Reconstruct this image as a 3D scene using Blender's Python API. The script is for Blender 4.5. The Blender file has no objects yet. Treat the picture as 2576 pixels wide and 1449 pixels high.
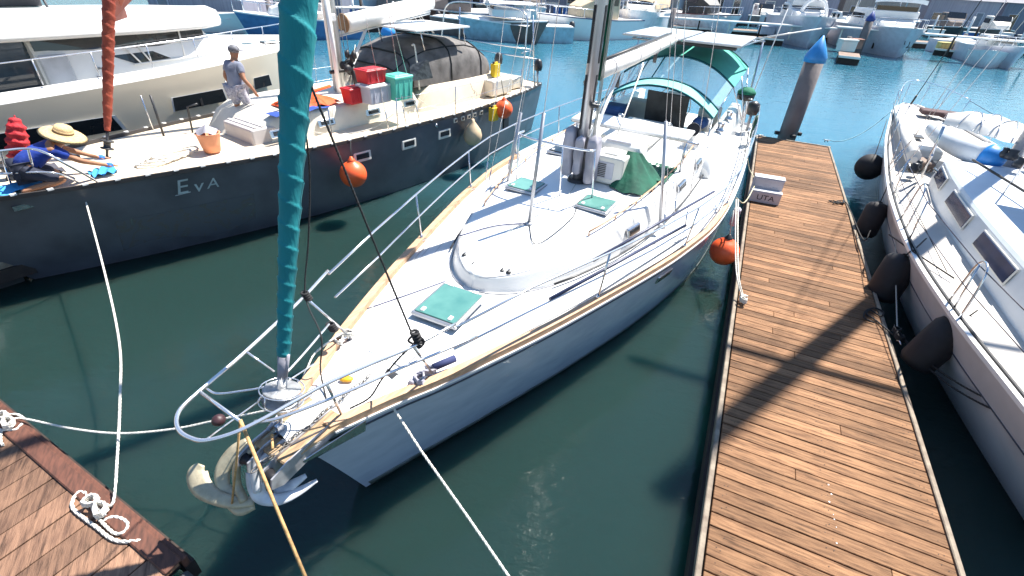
import bpy, math, random
from mathutils import Vector, Matrix
random.seed(7)
R = math.radians
scene = bpy.context.scene
# ---------------------------------------------------------------- camera
CAM_H = 4.5
CXV, CYV = 1288.0, 724.5
_n = (1180 - CXV, 2540 - CYV); _dn = math.hypot(*_n)
FPX = math.sqrt(_dn * 805.0); TH = math.atan(805.0 / FPX)
DWN = (_n[0] / _dn, _n[1] / _dn); RGT = (DWN[1], -DWN[0])
cam_d = bpy.data.cameras.new("camera"); cam = bpy.data.objects.new("camera", cam_d)
scene.collection.objects.link(cam); scene.camera = cam
cam_d.sensor_width = 36; cam_d.lens = FPX / 2576 * 36; cam_d.clip_start = .05; cam_d.clip_end = 2000
fw = Vector((0, math.cos(TH), -math.sin(TH))); wr = Vector((1, 0, 0)); wd = Vector((0, -math.sin(TH), -math.cos(TH)))
cx = wr * RGT[0] + wd * DWN[0]; cy = -(wr * RGT[1] + wd * DWN[1]); cz = -fw
cam.matrix_world = Matrix(((cx.x, cy.x, cz.x, 0), (cx.y, cy.y, cz.y, 0), (cx.z, cy.z, cz.z, CAM_H), (0, 0, 0, 1)))
# ---------------------------------------------------------------- sky, sun, exposure
SUN_EL, SUN_ROT = R(58), R(50.5)
w = bpy.data.worlds.new("World"); scene.world = w; w.use_nodes = True
wn = w.node_tree.nodes; bgn = wn.get('Background') or wn.new('ShaderNodeBackground')
sky = wn.new('ShaderNodeTexSky'); sky.sky_type = 'NISHITA'; sky.sun_disc = False
sky.sun_elevation = SUN_EL; sky.sun_rotation = SUN_ROT; sky.ozone_density = 5.0; sky.dust_density = 0.1; sky.air_density = 1.3
w.node_tree.links.new(sky.outputs[0], bgn.inputs[0]); bgn.inputs[1].default_value = 0.075
sd = bpy.data.lights.new("sun", 'SUN'); so = bpy.data.objects.new("sun", sd); scene.collection.objects.link(so)
sd.energy = 5.0; sd.angle = R(0.5); sd.color = (1, .95, .87)
sv = Vector((math.cos(SUN_EL) * math.sin(SUN_ROT), math.cos(SUN_EL) * math.cos(SUN_ROT), math.sin(SUN_EL)))
so.rotation_euler = sv.to_track_quat('Z', 'Y').to_euler(); so.location = (20, 20, 30)
scene.view_settings.view_transform = 'Standard'; scene.view_settings.look = 'None'
scene.view_settings.exposure = 1.2; scene.view_settings.gamma = 1
scene.render.resolution_x = 1024; scene.render.resolution_y = 576
try:
    scene.render.engine = 'CYCLES'; scene.cycles.max_bounces = 8; scene.cycles.caustics_reflective = False; scene.cycles.caustics_refractive = False
except Exception: pass
# ---------------------------------------------------------------- pixel -> place (2576-wide view of the photograph)
def _ray(u, v):
    px, py = u - CXV, v - CYV
    a = px * RGT[0] + py * RGT[1]; b = px * DWN[0] + py * DWN[1]
    return Vector((a, FPX * math.cos(TH) - b * math.sin(TH), -FPX * math.sin(TH) - b * math.cos(TH))) / FPX
def at(u, v, z=0.0):
    d = _ray(u, v); return Vector((0, 0, CAM_H)) + d * ((z - CAM_H) / d.z)
class Frame:
    """a boat's own frame: s aft from the bow, t to the side, z up"""
    def __init__(self, x, y, ang, flip=1):
        a = R(ang); self.o = Vector((x, y, 0)); self.ax = Vector((math.sin(a), math.cos(a), 0)) * flip
        self.lt = Vector((math.cos(a), -math.sin(a), 0)) * flip; self.ang = ang
    def w(self, s, t, z=0.0): return self.o + self.ax * s + self.lt * t + Vector((0, 0, z))
    def loc(self, u, v, z):
        p = at(u, v, z) - self.o; return p.dot(self.ax), p.dot(self.lt)
    def R(self): return (self.ax, self.lt, Vector((0, 0, 1)))
# ---------------------------------------------------------------- materials
MATS = {}
def mat(name, col, rough=.5, metal=0, var=.08, vscale=3.0, bump=0, bscale=40, coat=0, col2=None, stretch=None, ang=0, island=0, spec=.5, trans=0, alpha=1, sss=0, distort=0, detail=4, spots=0):
    if name in MATS: return MATS[name]
    m = bpy.data.materials.new(name); m.use_nodes = True; nt = m.node_tree; N = nt.nodes; Lk = nt.links
    b = N['Principled BSDF']; tc = N.new('ShaderNodeTexCoord'); mp = N.new('ShaderNodeMapping')
    Lk.new(tc.outputs['Object'], mp.inputs[0]); 
    if stretch: mp.inputs['Scale'].default_value = stretch
    rot = N.new('ShaderNodeVectorRotate'); rot.rotation_type = 'Z_AXIS'; rot.inputs['Angle'].default_value = R(ang)
    Lk.new(tc.outputs['Object'], rot.inputs[0]); Lk.new(rot.outputs[0], mp.inputs[0])
    nz = N.new('ShaderNodeTexNoise'); nz.inputs['Scale'].default_value = vscale; nz.inputs['Detail'].default_value = detail
    nz.inputs['Distortion'].default_value = distort
    Lk.new(mp.outputs[0], nz.inputs[0])
    mx = N.new('ShaderNodeMix'); mx.data_type = 'RGBA'
    c = Vector(col[:3]); c2 = Vector(col2[:3]) if col2 else c * (1 - var * 3)
    mx.inputs[6].default_value = (*c2, 1); mx.inputs[7].default_value = (*(c if col2 else c * (1 + var)), 1)
    rp = N.new('ShaderNodeMapRange'); rp.inputs[1].default_value = .3; rp.inputs[2].default_value = .62
    Lk.new(nz.outputs[0], rp.inputs[0]); Lk.new(rp.outputs[0], mx.inputs[0])
    out = mx.outputs[2]
    if island:
        ge = N.new('ShaderNodeNewGeometry'); mr = N.new('ShaderNodeMapRange'); mr.inputs[3].default_value = 1 - island; mr.inputs[4].default_value = 1 + island
        Lk.new(ge.outputs['Random Per Island'], mr.inputs[0]); mm = N.new('ShaderNodeMix'); mm.data_type = 'RGBA'; mm.blend_type = 'MULTIPLY'; mm.inputs[0].default_value = 1
        cc = N.new('ShaderNodeCombineColor')
        for i in range(3): Lk.new(mr.outputs[0], cc.inputs[i])
        Lk.new(out, mm.inputs[6]); Lk.new(cc.outputs[0], mm.inputs[7]); out = mm.outputs[2]
    if spots:
        sn = N.new('ShaderNodeTexNoise'); sn.inputs['Scale'].default_value = spots; sn.inputs['Detail'].default_value = 5; sn.inputs['Roughness'].default_value = .7; Lk.new(mp.outputs[0], sn.inputs[0])
        sr = N.new('ShaderNodeMapRange'); sr.inputs[1].default_value = .51; sr.inputs[2].default_value = .70; sr.inputs[3].default_value = 1; sr.inputs[4].default_value = .30; Lk.new(sn.outputs[0], sr.inputs[0])
        s2 = N.new('ShaderNodeTexNoise'); s2.inputs['Scale'].default_value = .9; s2.inputs['Detail'].default_value = 3; Lk.new(tc.outputs['Object'], s2.inputs[0]); s3 = N.new('ShaderNodeMapRange'); s3.inputs[1].default_value = .35; s3.inputs[2].default_value = .65; s3.inputs[3].default_value = .78; s3.inputs[4].default_value = 1.15; Lk.new(s2.outputs[0], s3.inputs[0])
        pm_ = N.new('ShaderNodeMath'); pm_.operation = 'MULTIPLY'; Lk.new(sr.outputs[0], pm_.inputs[0]); Lk.new(s3.outputs[0], pm_.inputs[1]); c3 = N.new('ShaderNodeCombineColor')
        for i in range(3): Lk.new(pm_.outputs[0], c3.inputs[i])
        m3 = N.new('ShaderNodeMix'); m3.data_type = 'RGBA'; m3.blend_type = 'MULTIPLY'; m3.inputs[0].default_value = 1; Lk.new(out, m3.inputs[6]); Lk.new(c3.outputs[0], m3.inputs[7]); out = m3.outputs[2]
    Lk.new(out, b.inputs['Base Color'])
    b.inputs['Roughness'].default_value = rough; b.inputs['Metallic'].default_value = metal
    b.inputs['Specular IOR Level'].default_value = spec
    if coat: b.inputs['Coat Weight'].default_value = coat; b.inputs['Coat Roughness'].default_value = .08
    if trans: b.inputs['Transmission Weight'].default_value = trans
    if alpha < 1: b.inputs['Alpha'].default_value = alpha
    if sss: b.inputs['Subsurface Weight'].default_value = sss; b.inputs['Subsurface Radius'].default_value = (.1, .05, .03)
    if bump:
        bz = N.new('ShaderNodeTexNoise'); bz.inputs['Scale'].default_value = bscale; bz.inputs['Detail'].default_value = 3
        Lk.new(mp.outputs[0], bz.inputs[0]); bp = N.new('ShaderNodeBump'); bp.inputs['Strength'].default_value = bump; bp.inputs['Distance'].default_value = .02
        Lk.new(bz.outputs[0], bp.inputs['Height']); Lk.new(bp.outputs[0], b.inputs['Normal'])
    MATS[name] = m; return m
gel = mat('white_gelcoat', (.76, .76, .75), .35, var=.02, vscale=1.2, coat=.3)
gel2 = mat('warm_gelcoat', (.74, .72, .66), .4, var=.03, vscale=1.0)
nonskid = mat('nonskid_deck', (.74, .735, .72), .7, var=.02, vscale=2, bump=.25, bscale=160)
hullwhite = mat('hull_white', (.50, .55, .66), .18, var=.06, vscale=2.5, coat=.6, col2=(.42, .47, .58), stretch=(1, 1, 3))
teak = mat('teak', (.60, .38, .235), .65, col2=(.45, .26, .15), vscale=6, stretch=(8, 1, 8), ang=28, bump=.2, bscale=30)
steel = mat('stainless_steel', (.62, .64, .68), .22, 1, var=.05)
steelw = mat('polished_rail', (.75, .77, .82), .2, .85, var=.03)
alu = mat('anodised_aluminium', (.48, .49, .52), .38, .8, var=.08, vscale=2, stretch=(1, 1, .2))
galv = mat('galvanised_metal', (.42, .43, .44), .55, .6, var=.15, vscale=14, bump=.3)
black = mat('black_rubber', (.018, .018, .022), .55, var=.1)
dark = mat('dark_plastic', (.035, .036, .04), .4, var=.1)
blackcloth = mat('black_cloth', (.02, .024, .026), .9, var=.2, vscale=4, bump=.5, bscale=12)
glass = mat('tinted_glass', (.02, .024, .028), .06, var=.02, spec=.8)
glassteal = mat('teal_hatch_glass', (.13, .30, .26), .15, var=.1, vscale=1.7, col2=(.05, .17, .16), spec=.7)
teal = mat('teal_canvas', (.006, .235, .265), .8, var=.1, vscale=5, bump=.35, bscale=30, col2=(.004, .17, .20), stretch=(1, 1, .35))
tealrim = mat('teal_seam', (.003, .10, .12), .85)
green = mat('green_canvas', (.06, .42, .32), .75, var=.05, vscale=2, bump=.2, bscale=20)
greenL = mat('pale_green_canvas', (.22, .62, .56), .75, var=.04, vscale=2, bump=.2, bscale=20)
dgreen = mat('dark_green_cloth', (.005, .15, .085), .8, var=.2, vscale=5, bump=.4, bscale=14)
white = mat('white_paint', (.8, .8, .8), .45, var=.03)
whitecloth = mat('white_sailcloth', (.78, .76, .72), .8, var=.04, vscale=2, bump=.25, bscale=10)
greycloth = mat('grey_canvas', (.40, .39, .45), .85, var=.12, vscale=3, bump=.5, bscale=9)
ropew = mat('white_rope', (.74, .71, .64), .85, var=.1, vscale=40)
ropeb = mat('black_rope', (.02, .02, .022), .8, var=.1, vscale=40)
ropeo = mat('tan_rope', (.55, .33, .14), .8, var=.12, vscale=40)
orange = mat('orange_vinyl', (.90, .13, .035), .42, var=.06, vscale=3, sss=.1)
ablack = mat('slate_canvas', (.15, .14, .135), .85, var=.18, vscale=2.5, bump=.6, bscale=5)
# ---------------------------------------------------------------- mesh builder
def V(*a): return Vector(a)
class MB:
    def __init__(self): self.v = []; self.f = []; self.m = []; self.s = []; self.mats = []; self.cur = 0
    def use(self, m):
        if m not in self.mats: self.mats.append(m)
        self.cur = self.mats.index(m); return self
    def add(self, vs, fs, smooth=False):
        k = len(self.v); self.v += [Vector(x) for x in vs]
        for f in fs: self.f.append(tuple(i + k for i in f)); self.m.append(self.cur); self.s.append(smooth)
        return self
    def box(self, c, sx, sy, sz, B=None):
        c = Vector(c); B = B or (V(1, 0, 0), V(0, 1, 0), V(0, 0, 1)); vs = []
        for k in (-.5, .5):
            for j in (-.5, .5):
                for i in (-.5, .5): vs.append(c + B[0] * i * sx + B[1] * j * sy + B[2] * k * sz)
        return self.add(vs, [(0, 2, 3, 1), (4, 5, 7, 6), (0, 1, 5, 4), (2, 6, 7, 3), (0, 4, 6, 2), (1, 3, 7, 5)])
    def prism(self, poly, d):
        """poly: list of points, d: extrusion vector"""
        n = len(poly); vs = [Vector(p) for p in poly] + [Vector(p) + d for p in poly]
        return self.add(vs, [tuple(range(n))[::-1], tuple(range(n, 2 * n))] + [(i, (i + 1) % n, (i + 1) % n + n, i + n) for i in range(n)])
    def loft(self, rings, closed=True, caps=(True, True), smooth=True):
        n = len(rings[0]); vs = [p for r in rings for p in r]; fs = []
        for a in range(len(rings) - 1):
            for i in range(n if closed else n - 1):
                j = (i + 1) % n; fs.append((a * n + i, a * n + j, (a + 1) * n + j, (a + 1) * n + i))
        self.add(vs, fs, smooth); k = len(self.v) - len(vs)
        if caps[0]: self.f.append(tuple(k + i for i in range(n))[::-1]); self.m.append(self.cur); self.s.append(False)
        if caps[1]: self.f.append(tuple(k + (len(rings) - 1) * n + i for i in range(n))); self.m.append(self.cur); self.s.append(False)
        return self
    def tube(self, pts, r, n=8, caps=True, closed=False):
        pts = [Vector(p) for p in pts]; N = len(pts)
        if N < 2: return self
        rr = r if isinstance(r, (list, tuple)) else [r] * N; rings = []; up = None
        for i, p in enumerate(pts):
            if closed: d = pts[(i + 1) % N] - pts[i - 1]
            else: d = pts[min(i + 1, N - 1)] - pts[max(i - 1, 0)]
            if d.length < 1e-9: d = Vector((0, 0, 1))
            d.normalize()
            if up is None: up = d.cross(Vector((0, 0, 1)) if abs(d.z) < .9 else Vector((1, 0, 0))).normalized()
            up = (up - d * up.dot(d))
            if up.length < 1e-6: up = d.orthogonal()
            up.normalize(); q = d.cross(up)
            rings.append([p + (up * math.cos(2 * math.pi * k / n) + q * math.sin(2 * math.pi * k / n)) * rr[i] for k in range(n)])
        if closed: rings.append(rings[0]); caps = False
        return self.loft(rings, True, (caps, caps))
    def lathe(self, prof, o, axis=(0, 0, 1), n=20):
        o = Vector(o); a = Vector(axis).normalized(); u = a.orthogonal().normalized(); q = a.cross(u)
        rings = [[o + a * h + (u * math.cos(2 * math.pi * k / n) + q * math.sin(2 * math.pi * k / n)) * max(r, 1e-4) for k in range(n)] for r, h in prof]
        return self.loft(rings, True, (True, True))
    def ball(self, c, r, n=16, sc=(1, 1, 1)):
        c = Vector(c); rings = []
        for i in range(n // 2 + 1):
            th = math.pi * i / (n // 2); rings.append([c + V(math.sin(th) * math.cos(2 * math.pi * k / n) * sc[0], math.sin(th) * math.sin(2 * math.pi * k / n) * sc[1], math.cos(th) * sc[2]) * r for k in range(n)])
        rings[0] = [p + V(0, 0, 0) for p in rings[0]]
        return self.loft(rings, True, (False, False))
    def grid(self, fn, nu, nv, smooth=True):
        vs = [fn(i / nu, j / nv) for i in range(nu + 1) for j in range(nv + 1)]
        return self.add(vs, [(i * (nv + 1) + j, (i + 1) * (nv + 1) + j, (i + 1) * (nv + 1) + j + 1, i * (nv + 1) + j + 1) for i in range(nu) for j in range(nv)], smooth)
    def rope(self, pts, r, pitch=None, n=5):
        """three twisted strands along a path"""
        pts = resample(pts, r * 2.2); pitch = pitch or r * 11; d = 0; S = [[], [], []]; up = None
        for i, p in enumerate(pts):
            t = (pts[min(i + 1, len(pts) - 1)] - pts[max(i - 1, 0)]).normalized()
            if i: d += (p - pts[i - 1]).length
            if up is None: up = t.orthogonal().normalized()
            up = (up - t * up.dot(t)).normalized(); q = t.cross(up)
            for k in range(3):
                a = 2 * math.pi * (d / pitch + k / 3); S[k].append(p + (up * math.cos(a) + q * math.sin(a)) * r * .5)
        for s in S: self.tube(s, r * .56, n)
        return self
def resample(pts, step):
    pts = [Vector(p) for p in pts]; out = [pts[0]]
    for a, b in zip(pts, pts[1:]):
        n = max(1, int((b - a).length / step)); out += [a.lerp(b, (k + 1) / n) for k in range(n)]
    return out
def spline(pts, n=8):
    pts = [Vector(p) for p in pts]
    if len(pts) < 3: return pts
    P = [pts[0] * 2 - pts[1]] + pts + [pts[-1] * 2 - pts[-2]]; out = []
    for i in range(1, len(P) - 2):
        a, b, c, d = P[i - 1:i + 3]
        for k in range(n):
            t = k / n; out.append(.5 * ((2 * b) + (c - a) * t + (2 * a - 5 * b + 4 * c - d) * t * t + (3 * b - a - 3 * c + d) * t ** 3))
    return out + [pts[-1]]
def sag(a, b, dip, n=14, side=None):
    a, b = Vector(a), Vector(b); return [a.lerp(b, k / n) - V(0, 0, 1) * dip * 4 * (k / n) * (1 - k / n) + (Vector(side) * 4 * (k / n) * (1 - k / n) if side else V(0, 0, 0)) for k in range(n + 1)]
def lerpt(tab, x):
    if x <= tab[0][0]: return tab[0][1]
    for (a, p), (b, q) in zip(tab, tab[1:]):
        if x <= b: return p + (q - p) * (x - a) / (b - a)
    return tab[-1][1]
def smt(tab, x):   # smooth (Catmull-Rom) table lookup
    xs = [t[0] for t in tab]
    if x <= xs[0]: return tab[0][1]
    if x >= xs[-1]: return tab[-1][1]
    for i in range(len(tab) - 1):
        if x <= xs[i + 1]:
            x0, y0 = tab[i]; x1, y1 = tab[i + 1]
            m0 = (tab[i + 1][1] - tab[i - 1][1]) / (xs[i + 1] - xs[i - 1]) if i else (y1 - y0) / (x1 - x0)
            m1 = (tab[i + 2][1] - tab[i][1]) / (xs[i + 2] - xs[i]) if i + 2 < len(tab) else (y1 - y0) / (x1 - x0)
            h = x1 - x0; t = (x - x0) / h
            return (2 * t ** 3 - 3 * t * t + 1) * y0 + (t ** 3 - 2 * t * t + t) * h * m0 + (-2 * t ** 3 + 3 * t * t) * y1 + (t ** 3 - t * t) * h * m1
# ---------------------------------------------------------------- objects
COL = scene.collection
def thing(name, label, cat, loc, group=None, rotz=0, local=False):
    o = bpy.data.objects.new(name, None); COL.objects.link(o); o.empty_display_size = .2
    o.location = loc; o.rotation_euler = (0, 0, rotz); o['label'] = label; o['category'] = cat
    if group: o['group'] = group
    ORG[o.name] = V(0, 0, 0) if local else Vector(loc)
    return o
ORG = {}
def obj(name, mb, m=None, parent=None, bevel=0, label=None, loc=None, subd=0, bseg=1):
    org = ORG.get(parent.name, V(0, 0, 0)) if parent else (Vector(loc) if loc is not None else V(0, 0, 0))
    me = bpy.data.meshes.new(name); me.from_pydata([tuple(p - org) for p in mb.v], [], mb.f)
    if m is not None: me.materials.append(m)
    else:
        for x in mb.mats: me.materials.append(x)
        me.polygons.foreach_set('material_index', mb.m)
    me.polygons.foreach_set('use_smooth', mb.s); me.update()
    o = bpy.data.objects.new(name, me); COL.objects.link(o)
    if parent: o.parent = parent; ORG[o.name] = org
    else: o.location = org; ORG[o.name] = org
    if bevel:
        bv = o.modifiers.new('bevel', 'BEVEL'); bv.width = bevel; bv.segments = bseg; bv.limit_method = 'ANGLE'; bv.angle_limit = R(40)
    if subd: sb = o.modifiers.new('sub', 'SUBSURF'); sb.levels = subd; sb.render_levels = subd
    if label: o['label'] = label
    return o
def objs(name, mb, m=None, parent=None, **kw):
    """one object for every separate piece of the mesh"""
    par = list(range(len(mb.v)))
    def find(i):
        while par[i] != i: par[i] = par[par[i]]; i = par[i]
        return i
    for f in mb.f:
        r = find(f[0])
        for i in f[1:]: par[find(i)] = r
    grp = {}
    for k, f in enumerate(mb.f): grp.setdefault(find(f[0]), []).append(k)
    out = []
    for fs in grp.values():
        q = MB(); q.mats = mb.mats; mp = {}
        for k in fs:
            f = mb.f[k]
            for i in f:
                if i not in mp: mp[i] = len(q.v); q.v.append(mb.v[i])
            q.f.append(tuple(mp[i] for i in f)); q.m.append(mb.m[k]); q.s.append(mb.s[k])
        out.append(obj(name, q, m, parent, **kw))
    return out
def single(name, mb, m, label, cat, group=None, kind=None, loc=None, bevel=0):
    if loc is None:
        loc = sum(mb.v, V(0, 0, 0)) / len(mb.v); loc.z = min(p.z for p in mb.v)
    o = obj(name, mb, m, None, bevel, loc=loc)
    if kind: o['kind'] = kind
    if label: o['label'] = label
    if cat: o['category'] = cat
    if group: o['group'] = group
    return o
def copytree(o, parent=None):
    c = o.copy(); COL.objects.link(c)
    if parent: c.parent = parent
    for ch in list(o.children): copytree(ch, c)
    return c
def text_mb(txt, size, M, depth=.003, mb=None, font_sx=1.0):
    """lettering as mesh; M maps text x,y to place"""
    cu = bpy.data.curves.new('t', 'FONT'); cu.body = txt; cu.size = size; cu.extrude = 0; cu.align_x = 'CENTER'; cu.align_y = 'CENTER'
    to = bpy.data.objects.new('t', cu); COL.objects.link(to); dg = bpy.context.evaluated_depsgraph_get(); dg.update()
    me = to.evaluated_get(dg).to_mesh(); vs = [M(v.co.x * font_sx, v.co.y) for v in me.vertices]; fs = [tuple(p.vertices) for p in me.polygons]
    mb = mb or MB(); mb.add(vs, fs); to.to_mesh_clear() if hasattr(to, 'to_mesh_clear') else None
    bpy.data.objects.remove(to); bpy.data.curves.remove(cu); return mb
# ---------------------------------------------------------------- boat hulls
def hull_point(fr, L, Bn, Wn, zs, s0w, side, u, k, zb=-.35, s0b=0.0):
    """u along 0..1, k 0 at bottom .. 1 at sheer"""
    s0 = s0b + (s0w - s0b) * (1 - k) ** 0.9
    s = s0 + (L - s0) * u
    wz = zb + (zs(s) - zb) * k
    f = k ** .75
    h = Wn(u) + (Bn(s0b + (L - s0b) * u) - Wn(u)) * f
    return fr.w(s, side * h, wz)
def hull_mb(fr, L, Bn, Wn, zs, s0w, m, zb=-.35, nu=40, nk=9, stripe=None):
    mb = MB().use(m)
    us = [(i / nu) ** 1.35 for i in range(nu + 1)]
    for side in (1, -1):
        vs = [hull_point(fr, L, Bn, Wn, zs, s0w, side, u, k / nk, zb) for u in us for k in range(nk + 1)]
        fs = [(i * (nk + 1) + j, (i + 1) * (nk + 1) + j, (i + 1) * (nk + 1) + j + 1, i * (nk + 1) + j + 1) for i in range(nu) for j in range(nk)]
        if side > 0: fs = [f[::-1] for f in fs]
        mb.add(vs, fs, True)
    T = [hull_point(fr, L, Bn, Wn, zs, s0w, 1, 1, k / nk, zb) for k in range(nk + 1)] + [hull_point(fr, L, Bn, Wn, zs, s0w, -1, 1, k / nk, zb) for k in range(nk, -1, -1)]
    mb.add(T, [tuple(range(len(T)))])
    B = [hull_point(fr, L, Bn, Wn, zs, s0w, 1, 0, k / nk, zb) for k in range(nk + 1)]; B2 = [hull_point(fr, L, Bn, Wn, zs, s0w, -1, 0, k / nk, zb) for k in range(nk + 1)]
    mb.add(B + B2, [(i, i + 1, nk + 2 + i, nk + 1 + i) for i in range(nk)], True)
    return mb
def deck_mb(fr, L, Bn, zs, m, camber=.07, inset=.03, drop=.06, nu=40, nt=8, s0=0.02, s1=None):
    mb = MB().use(m); s1 = s1 or L - .01
    def f(a, b):
        s = s0 + (s1 - s0) * a; h = max(Bn(s) - inset, .02); t = (b * 2 - 1)
        return fr.w(s, t * h, zs(s) - drop + camber * (1 - t * t))
    return mb.grid(f, nu, nt)
def band_mb(fr, s0, s1, Bn, zs, w, h, m, side, off=0, dz=0, n=50):
    """toe rail: a rectangular strip following the sheer"""
    mb = MB().use(m); rings = []
    for i in range(n + 1):
        s = s0 + (s1 - s0) * i / n; b = Bn(s) + off; z = zs(s) + dz
        rings.append([fr.w(s, side * b, z - h), fr.w(s, side * b, z), fr.w(s, side * (b - w), z), fr.w(s, side * (b - w), z - h)])
    return mb.loft(rings, True, (True, True), False)
def pbox(mb, fr, s, t, z, ls, lt, lz): return mb.box(fr.w(s, t, z), ls, lt, lz, fr.R())
# ================================================================ water
def make_water():
    m = bpy.data.materials.new('harbour_water'); m.use_nodes = True; nt = m.node_tree; N = nt.nodes; Lk = nt.links; b = N['Principled BSDF']
    tc = N.new('ShaderNodeTexCoord')
    nz = N.new('ShaderNodeTexNoise'); nz.inputs['Scale'].default_value = .18; nz.inputs['Detail'].default_value = 3; Lk.new(tc.outputs['Object'], nz.inputs[0])
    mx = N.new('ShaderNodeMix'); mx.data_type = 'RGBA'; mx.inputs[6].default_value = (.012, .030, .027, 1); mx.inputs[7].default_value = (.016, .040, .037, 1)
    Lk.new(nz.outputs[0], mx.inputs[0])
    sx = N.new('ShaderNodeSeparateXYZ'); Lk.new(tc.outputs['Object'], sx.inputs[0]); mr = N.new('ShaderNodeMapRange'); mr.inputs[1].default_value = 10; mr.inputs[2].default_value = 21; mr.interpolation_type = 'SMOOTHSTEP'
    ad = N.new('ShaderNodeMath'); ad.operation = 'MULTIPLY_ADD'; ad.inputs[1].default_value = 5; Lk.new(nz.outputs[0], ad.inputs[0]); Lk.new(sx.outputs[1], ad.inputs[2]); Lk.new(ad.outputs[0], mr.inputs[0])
    m2_ = N.new('ShaderNodeMix'); m2_.data_type = 'RGBA'; m2_.inputs[7].default_value = (.040, .150, .215, 1); Lk.new(mx.outputs[2], m2_.inputs[6]); Lk.new(mr.outputs[0], m2_.inputs[0]); Lk.new(m2_.outputs[2], b.inputs['Base Color'])  # cyan with distance: the sky's reflection put into the base colour
    b.inputs['Roughness'].default_value = .04; b.inputs['IOR'].default_value = 1.333
    b.inputs['Subsurface Weight'].default_value = 1; b.inputs['Subsurface Radius'].default_value = (1.0, 2.4, 2.6); b.inputs['Subsurface Scale'].default_value = 1.0
    hs = []
    for sc, st, str_, rz in ((.9, (1, 2.2, 1), .6, 20), (3.2, (1, 1.8, 1), .35, -30), (13, (1, 1.5, 1), .12, 60)):
        mp = N.new('ShaderNodeMapping'); mp.inputs['Scale'].default_value = st; mp.inputs['Rotation'].default_value = (0, 0, R(rz)); Lk.new(tc.outputs['Object'], mp.inputs[0])
        n2 = N.new('ShaderNodeTexNoise'); n2.inputs['Scale'].default_value = sc; n2.inputs['Detail'].default_value = 2.5; n2.inputs['Distortion'].default_value = .6; Lk.new(mp.outputs[0], n2.inputs[0])
        ml = N.new('ShaderNodeMath'); ml.operation = 'MULTIPLY'; ml.inputs[1].default_value = str_; Lk.new(n2.outputs[0], ml.inputs[0]); hs.append(ml)
    a1 = N.new('ShaderNodeMath'); Lk.new(hs[0].outputs[0], a1.inputs[0]); Lk.new(hs[1].outputs[0], a1.inputs[1])
    a2 = N.new('ShaderNodeMath'); Lk.new(a1.outputs[0], a2.inputs[0]); Lk.new(hs[2].outputs[0], a2.inputs[1])
    bp = N.new('ShaderNodeBump'); bp.inputs['Strength'].default_value = .33; bp.inputs['Distance'].default_value = .07
    Lk.new(a2.outputs[0], bp.inputs['Height']); Lk.new(bp.outputs[0], b.inputs['Normal'])
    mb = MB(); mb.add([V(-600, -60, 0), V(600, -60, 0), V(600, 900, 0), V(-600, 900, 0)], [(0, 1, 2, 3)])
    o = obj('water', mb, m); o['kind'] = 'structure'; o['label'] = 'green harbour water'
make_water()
# ================================================================ docks
wood_r = mat('dock_boards', (.275, .148, .076), .75, col2=(.14, .07, .036), spots=2.6, vscale=3.5, stretch=(1.2, 14, 1), ang=23.2, bump=.35, bscale=22, island=.38, spec=.25)
wood_l = mat('wet_dock_boards', (.24, .135, .085), .6, spots=2.5, col2=(.12, .065, .043), vscale=3.0, stretch=(11, 1.3, 1), ang=-28.3, bump=.35, bscale=14, island=.22, spec=.35)
wood_edge = mat('grey_edge_timber', (.30, .25, .19), .85, col2=(.17, .13, .10), vscale=8, bump=.3)
wood_dk = mat('dark_timber', (.05, .035, .028), .8, col2=(.025, .018, .016), vscale=5)
wood_red = mat('red_brown_beam', (.14, .055, .035), .7, col2=(.07, .03, .02), vscale=4, stretch=(2, 10, 2), ang=62)
floatm = mat('dock_float', (.04, .045, .05), .6, col2=(.07, .075, .07), vscale=3)
concrete = mat('pale_concrete', (.50, .48, .45), .85, var=.08, vscale=4)
def dock(fr, L, W, z, label, woodm, name='dock', s0=0, pitch=.145, edge=True, far=False, group=None, edgem=None, seed=1):
    rnd = random.Random(seed)
    t = thing(name, label, 'dock', fr.w(s0, W / 2, 0), group)
    b = MB(); k = s0
    if far: pbox(b, fr, (s0 + L) / 2, W / 2, z - .05, L - s0, W, .1)
    else:
        while k < L - pitch:
            gap = .011; w_ = pitch - gap + rnd.uniform(-.003, .003); dz = rnd.uniform(-.002, .004)
            cuts = [.06, W - .06]
            if rnd.random() < .35: cuts.insert(1, rnd.uniform(.4, W - .4))
            for a, c in zip(cuts, cuts[1:]): pbox(b, fr, k + pitch / 2, (a + c) / 2, z - .02 + dz, w_, (c - a) - .005, .04)
            k += pitch
    obj('deck_boards', b, woodm, t, bevel=0 if far else .004)
    if not far:
        u = MB(); pbox(u, fr, (s0 + L) / 2, W / 2, z - .085, L - s0 - .1, W - .1, .08); obj('joists', u, wood_dk, t)
        for side, tt in ((0, .02), (1, W - .02)):
            e = MB(); pbox(e, fr, (s0 + L) / 2, tt, z - .05, L - s0, .05, .115); obj('edge_strip', e, edgem or wood_edge, t, bevel=.008)
        e = MB(); pbox(e, fr, L + .03, W / 2, z - .06, .06, W + .06, .12); obj('end_board', e, edgem or wood_edge, t, bevel=.008)
    for side, tt in ((0, .0), (1, W)):
        e = MB(); pbox(e, fr, (s0 + L) / 2, tt + (.005 if not side else -.005), z - .21, L - s0 - .02, .08, .20); obj('side_beam', e, wood_dk, t)
    n = max(2, int((L - s0) / 2.6))
    f = MB()
    for i in range(n): pbox(f, fr, s0 + (i + .5) * (L - s0) / n, W / 2, .06, (L - s0) / n - .35, W - .25, z - .2)
    obj('floats', f, floatm, t); return t
DR = Frame(1.63, 2.02, 23.2)
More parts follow.
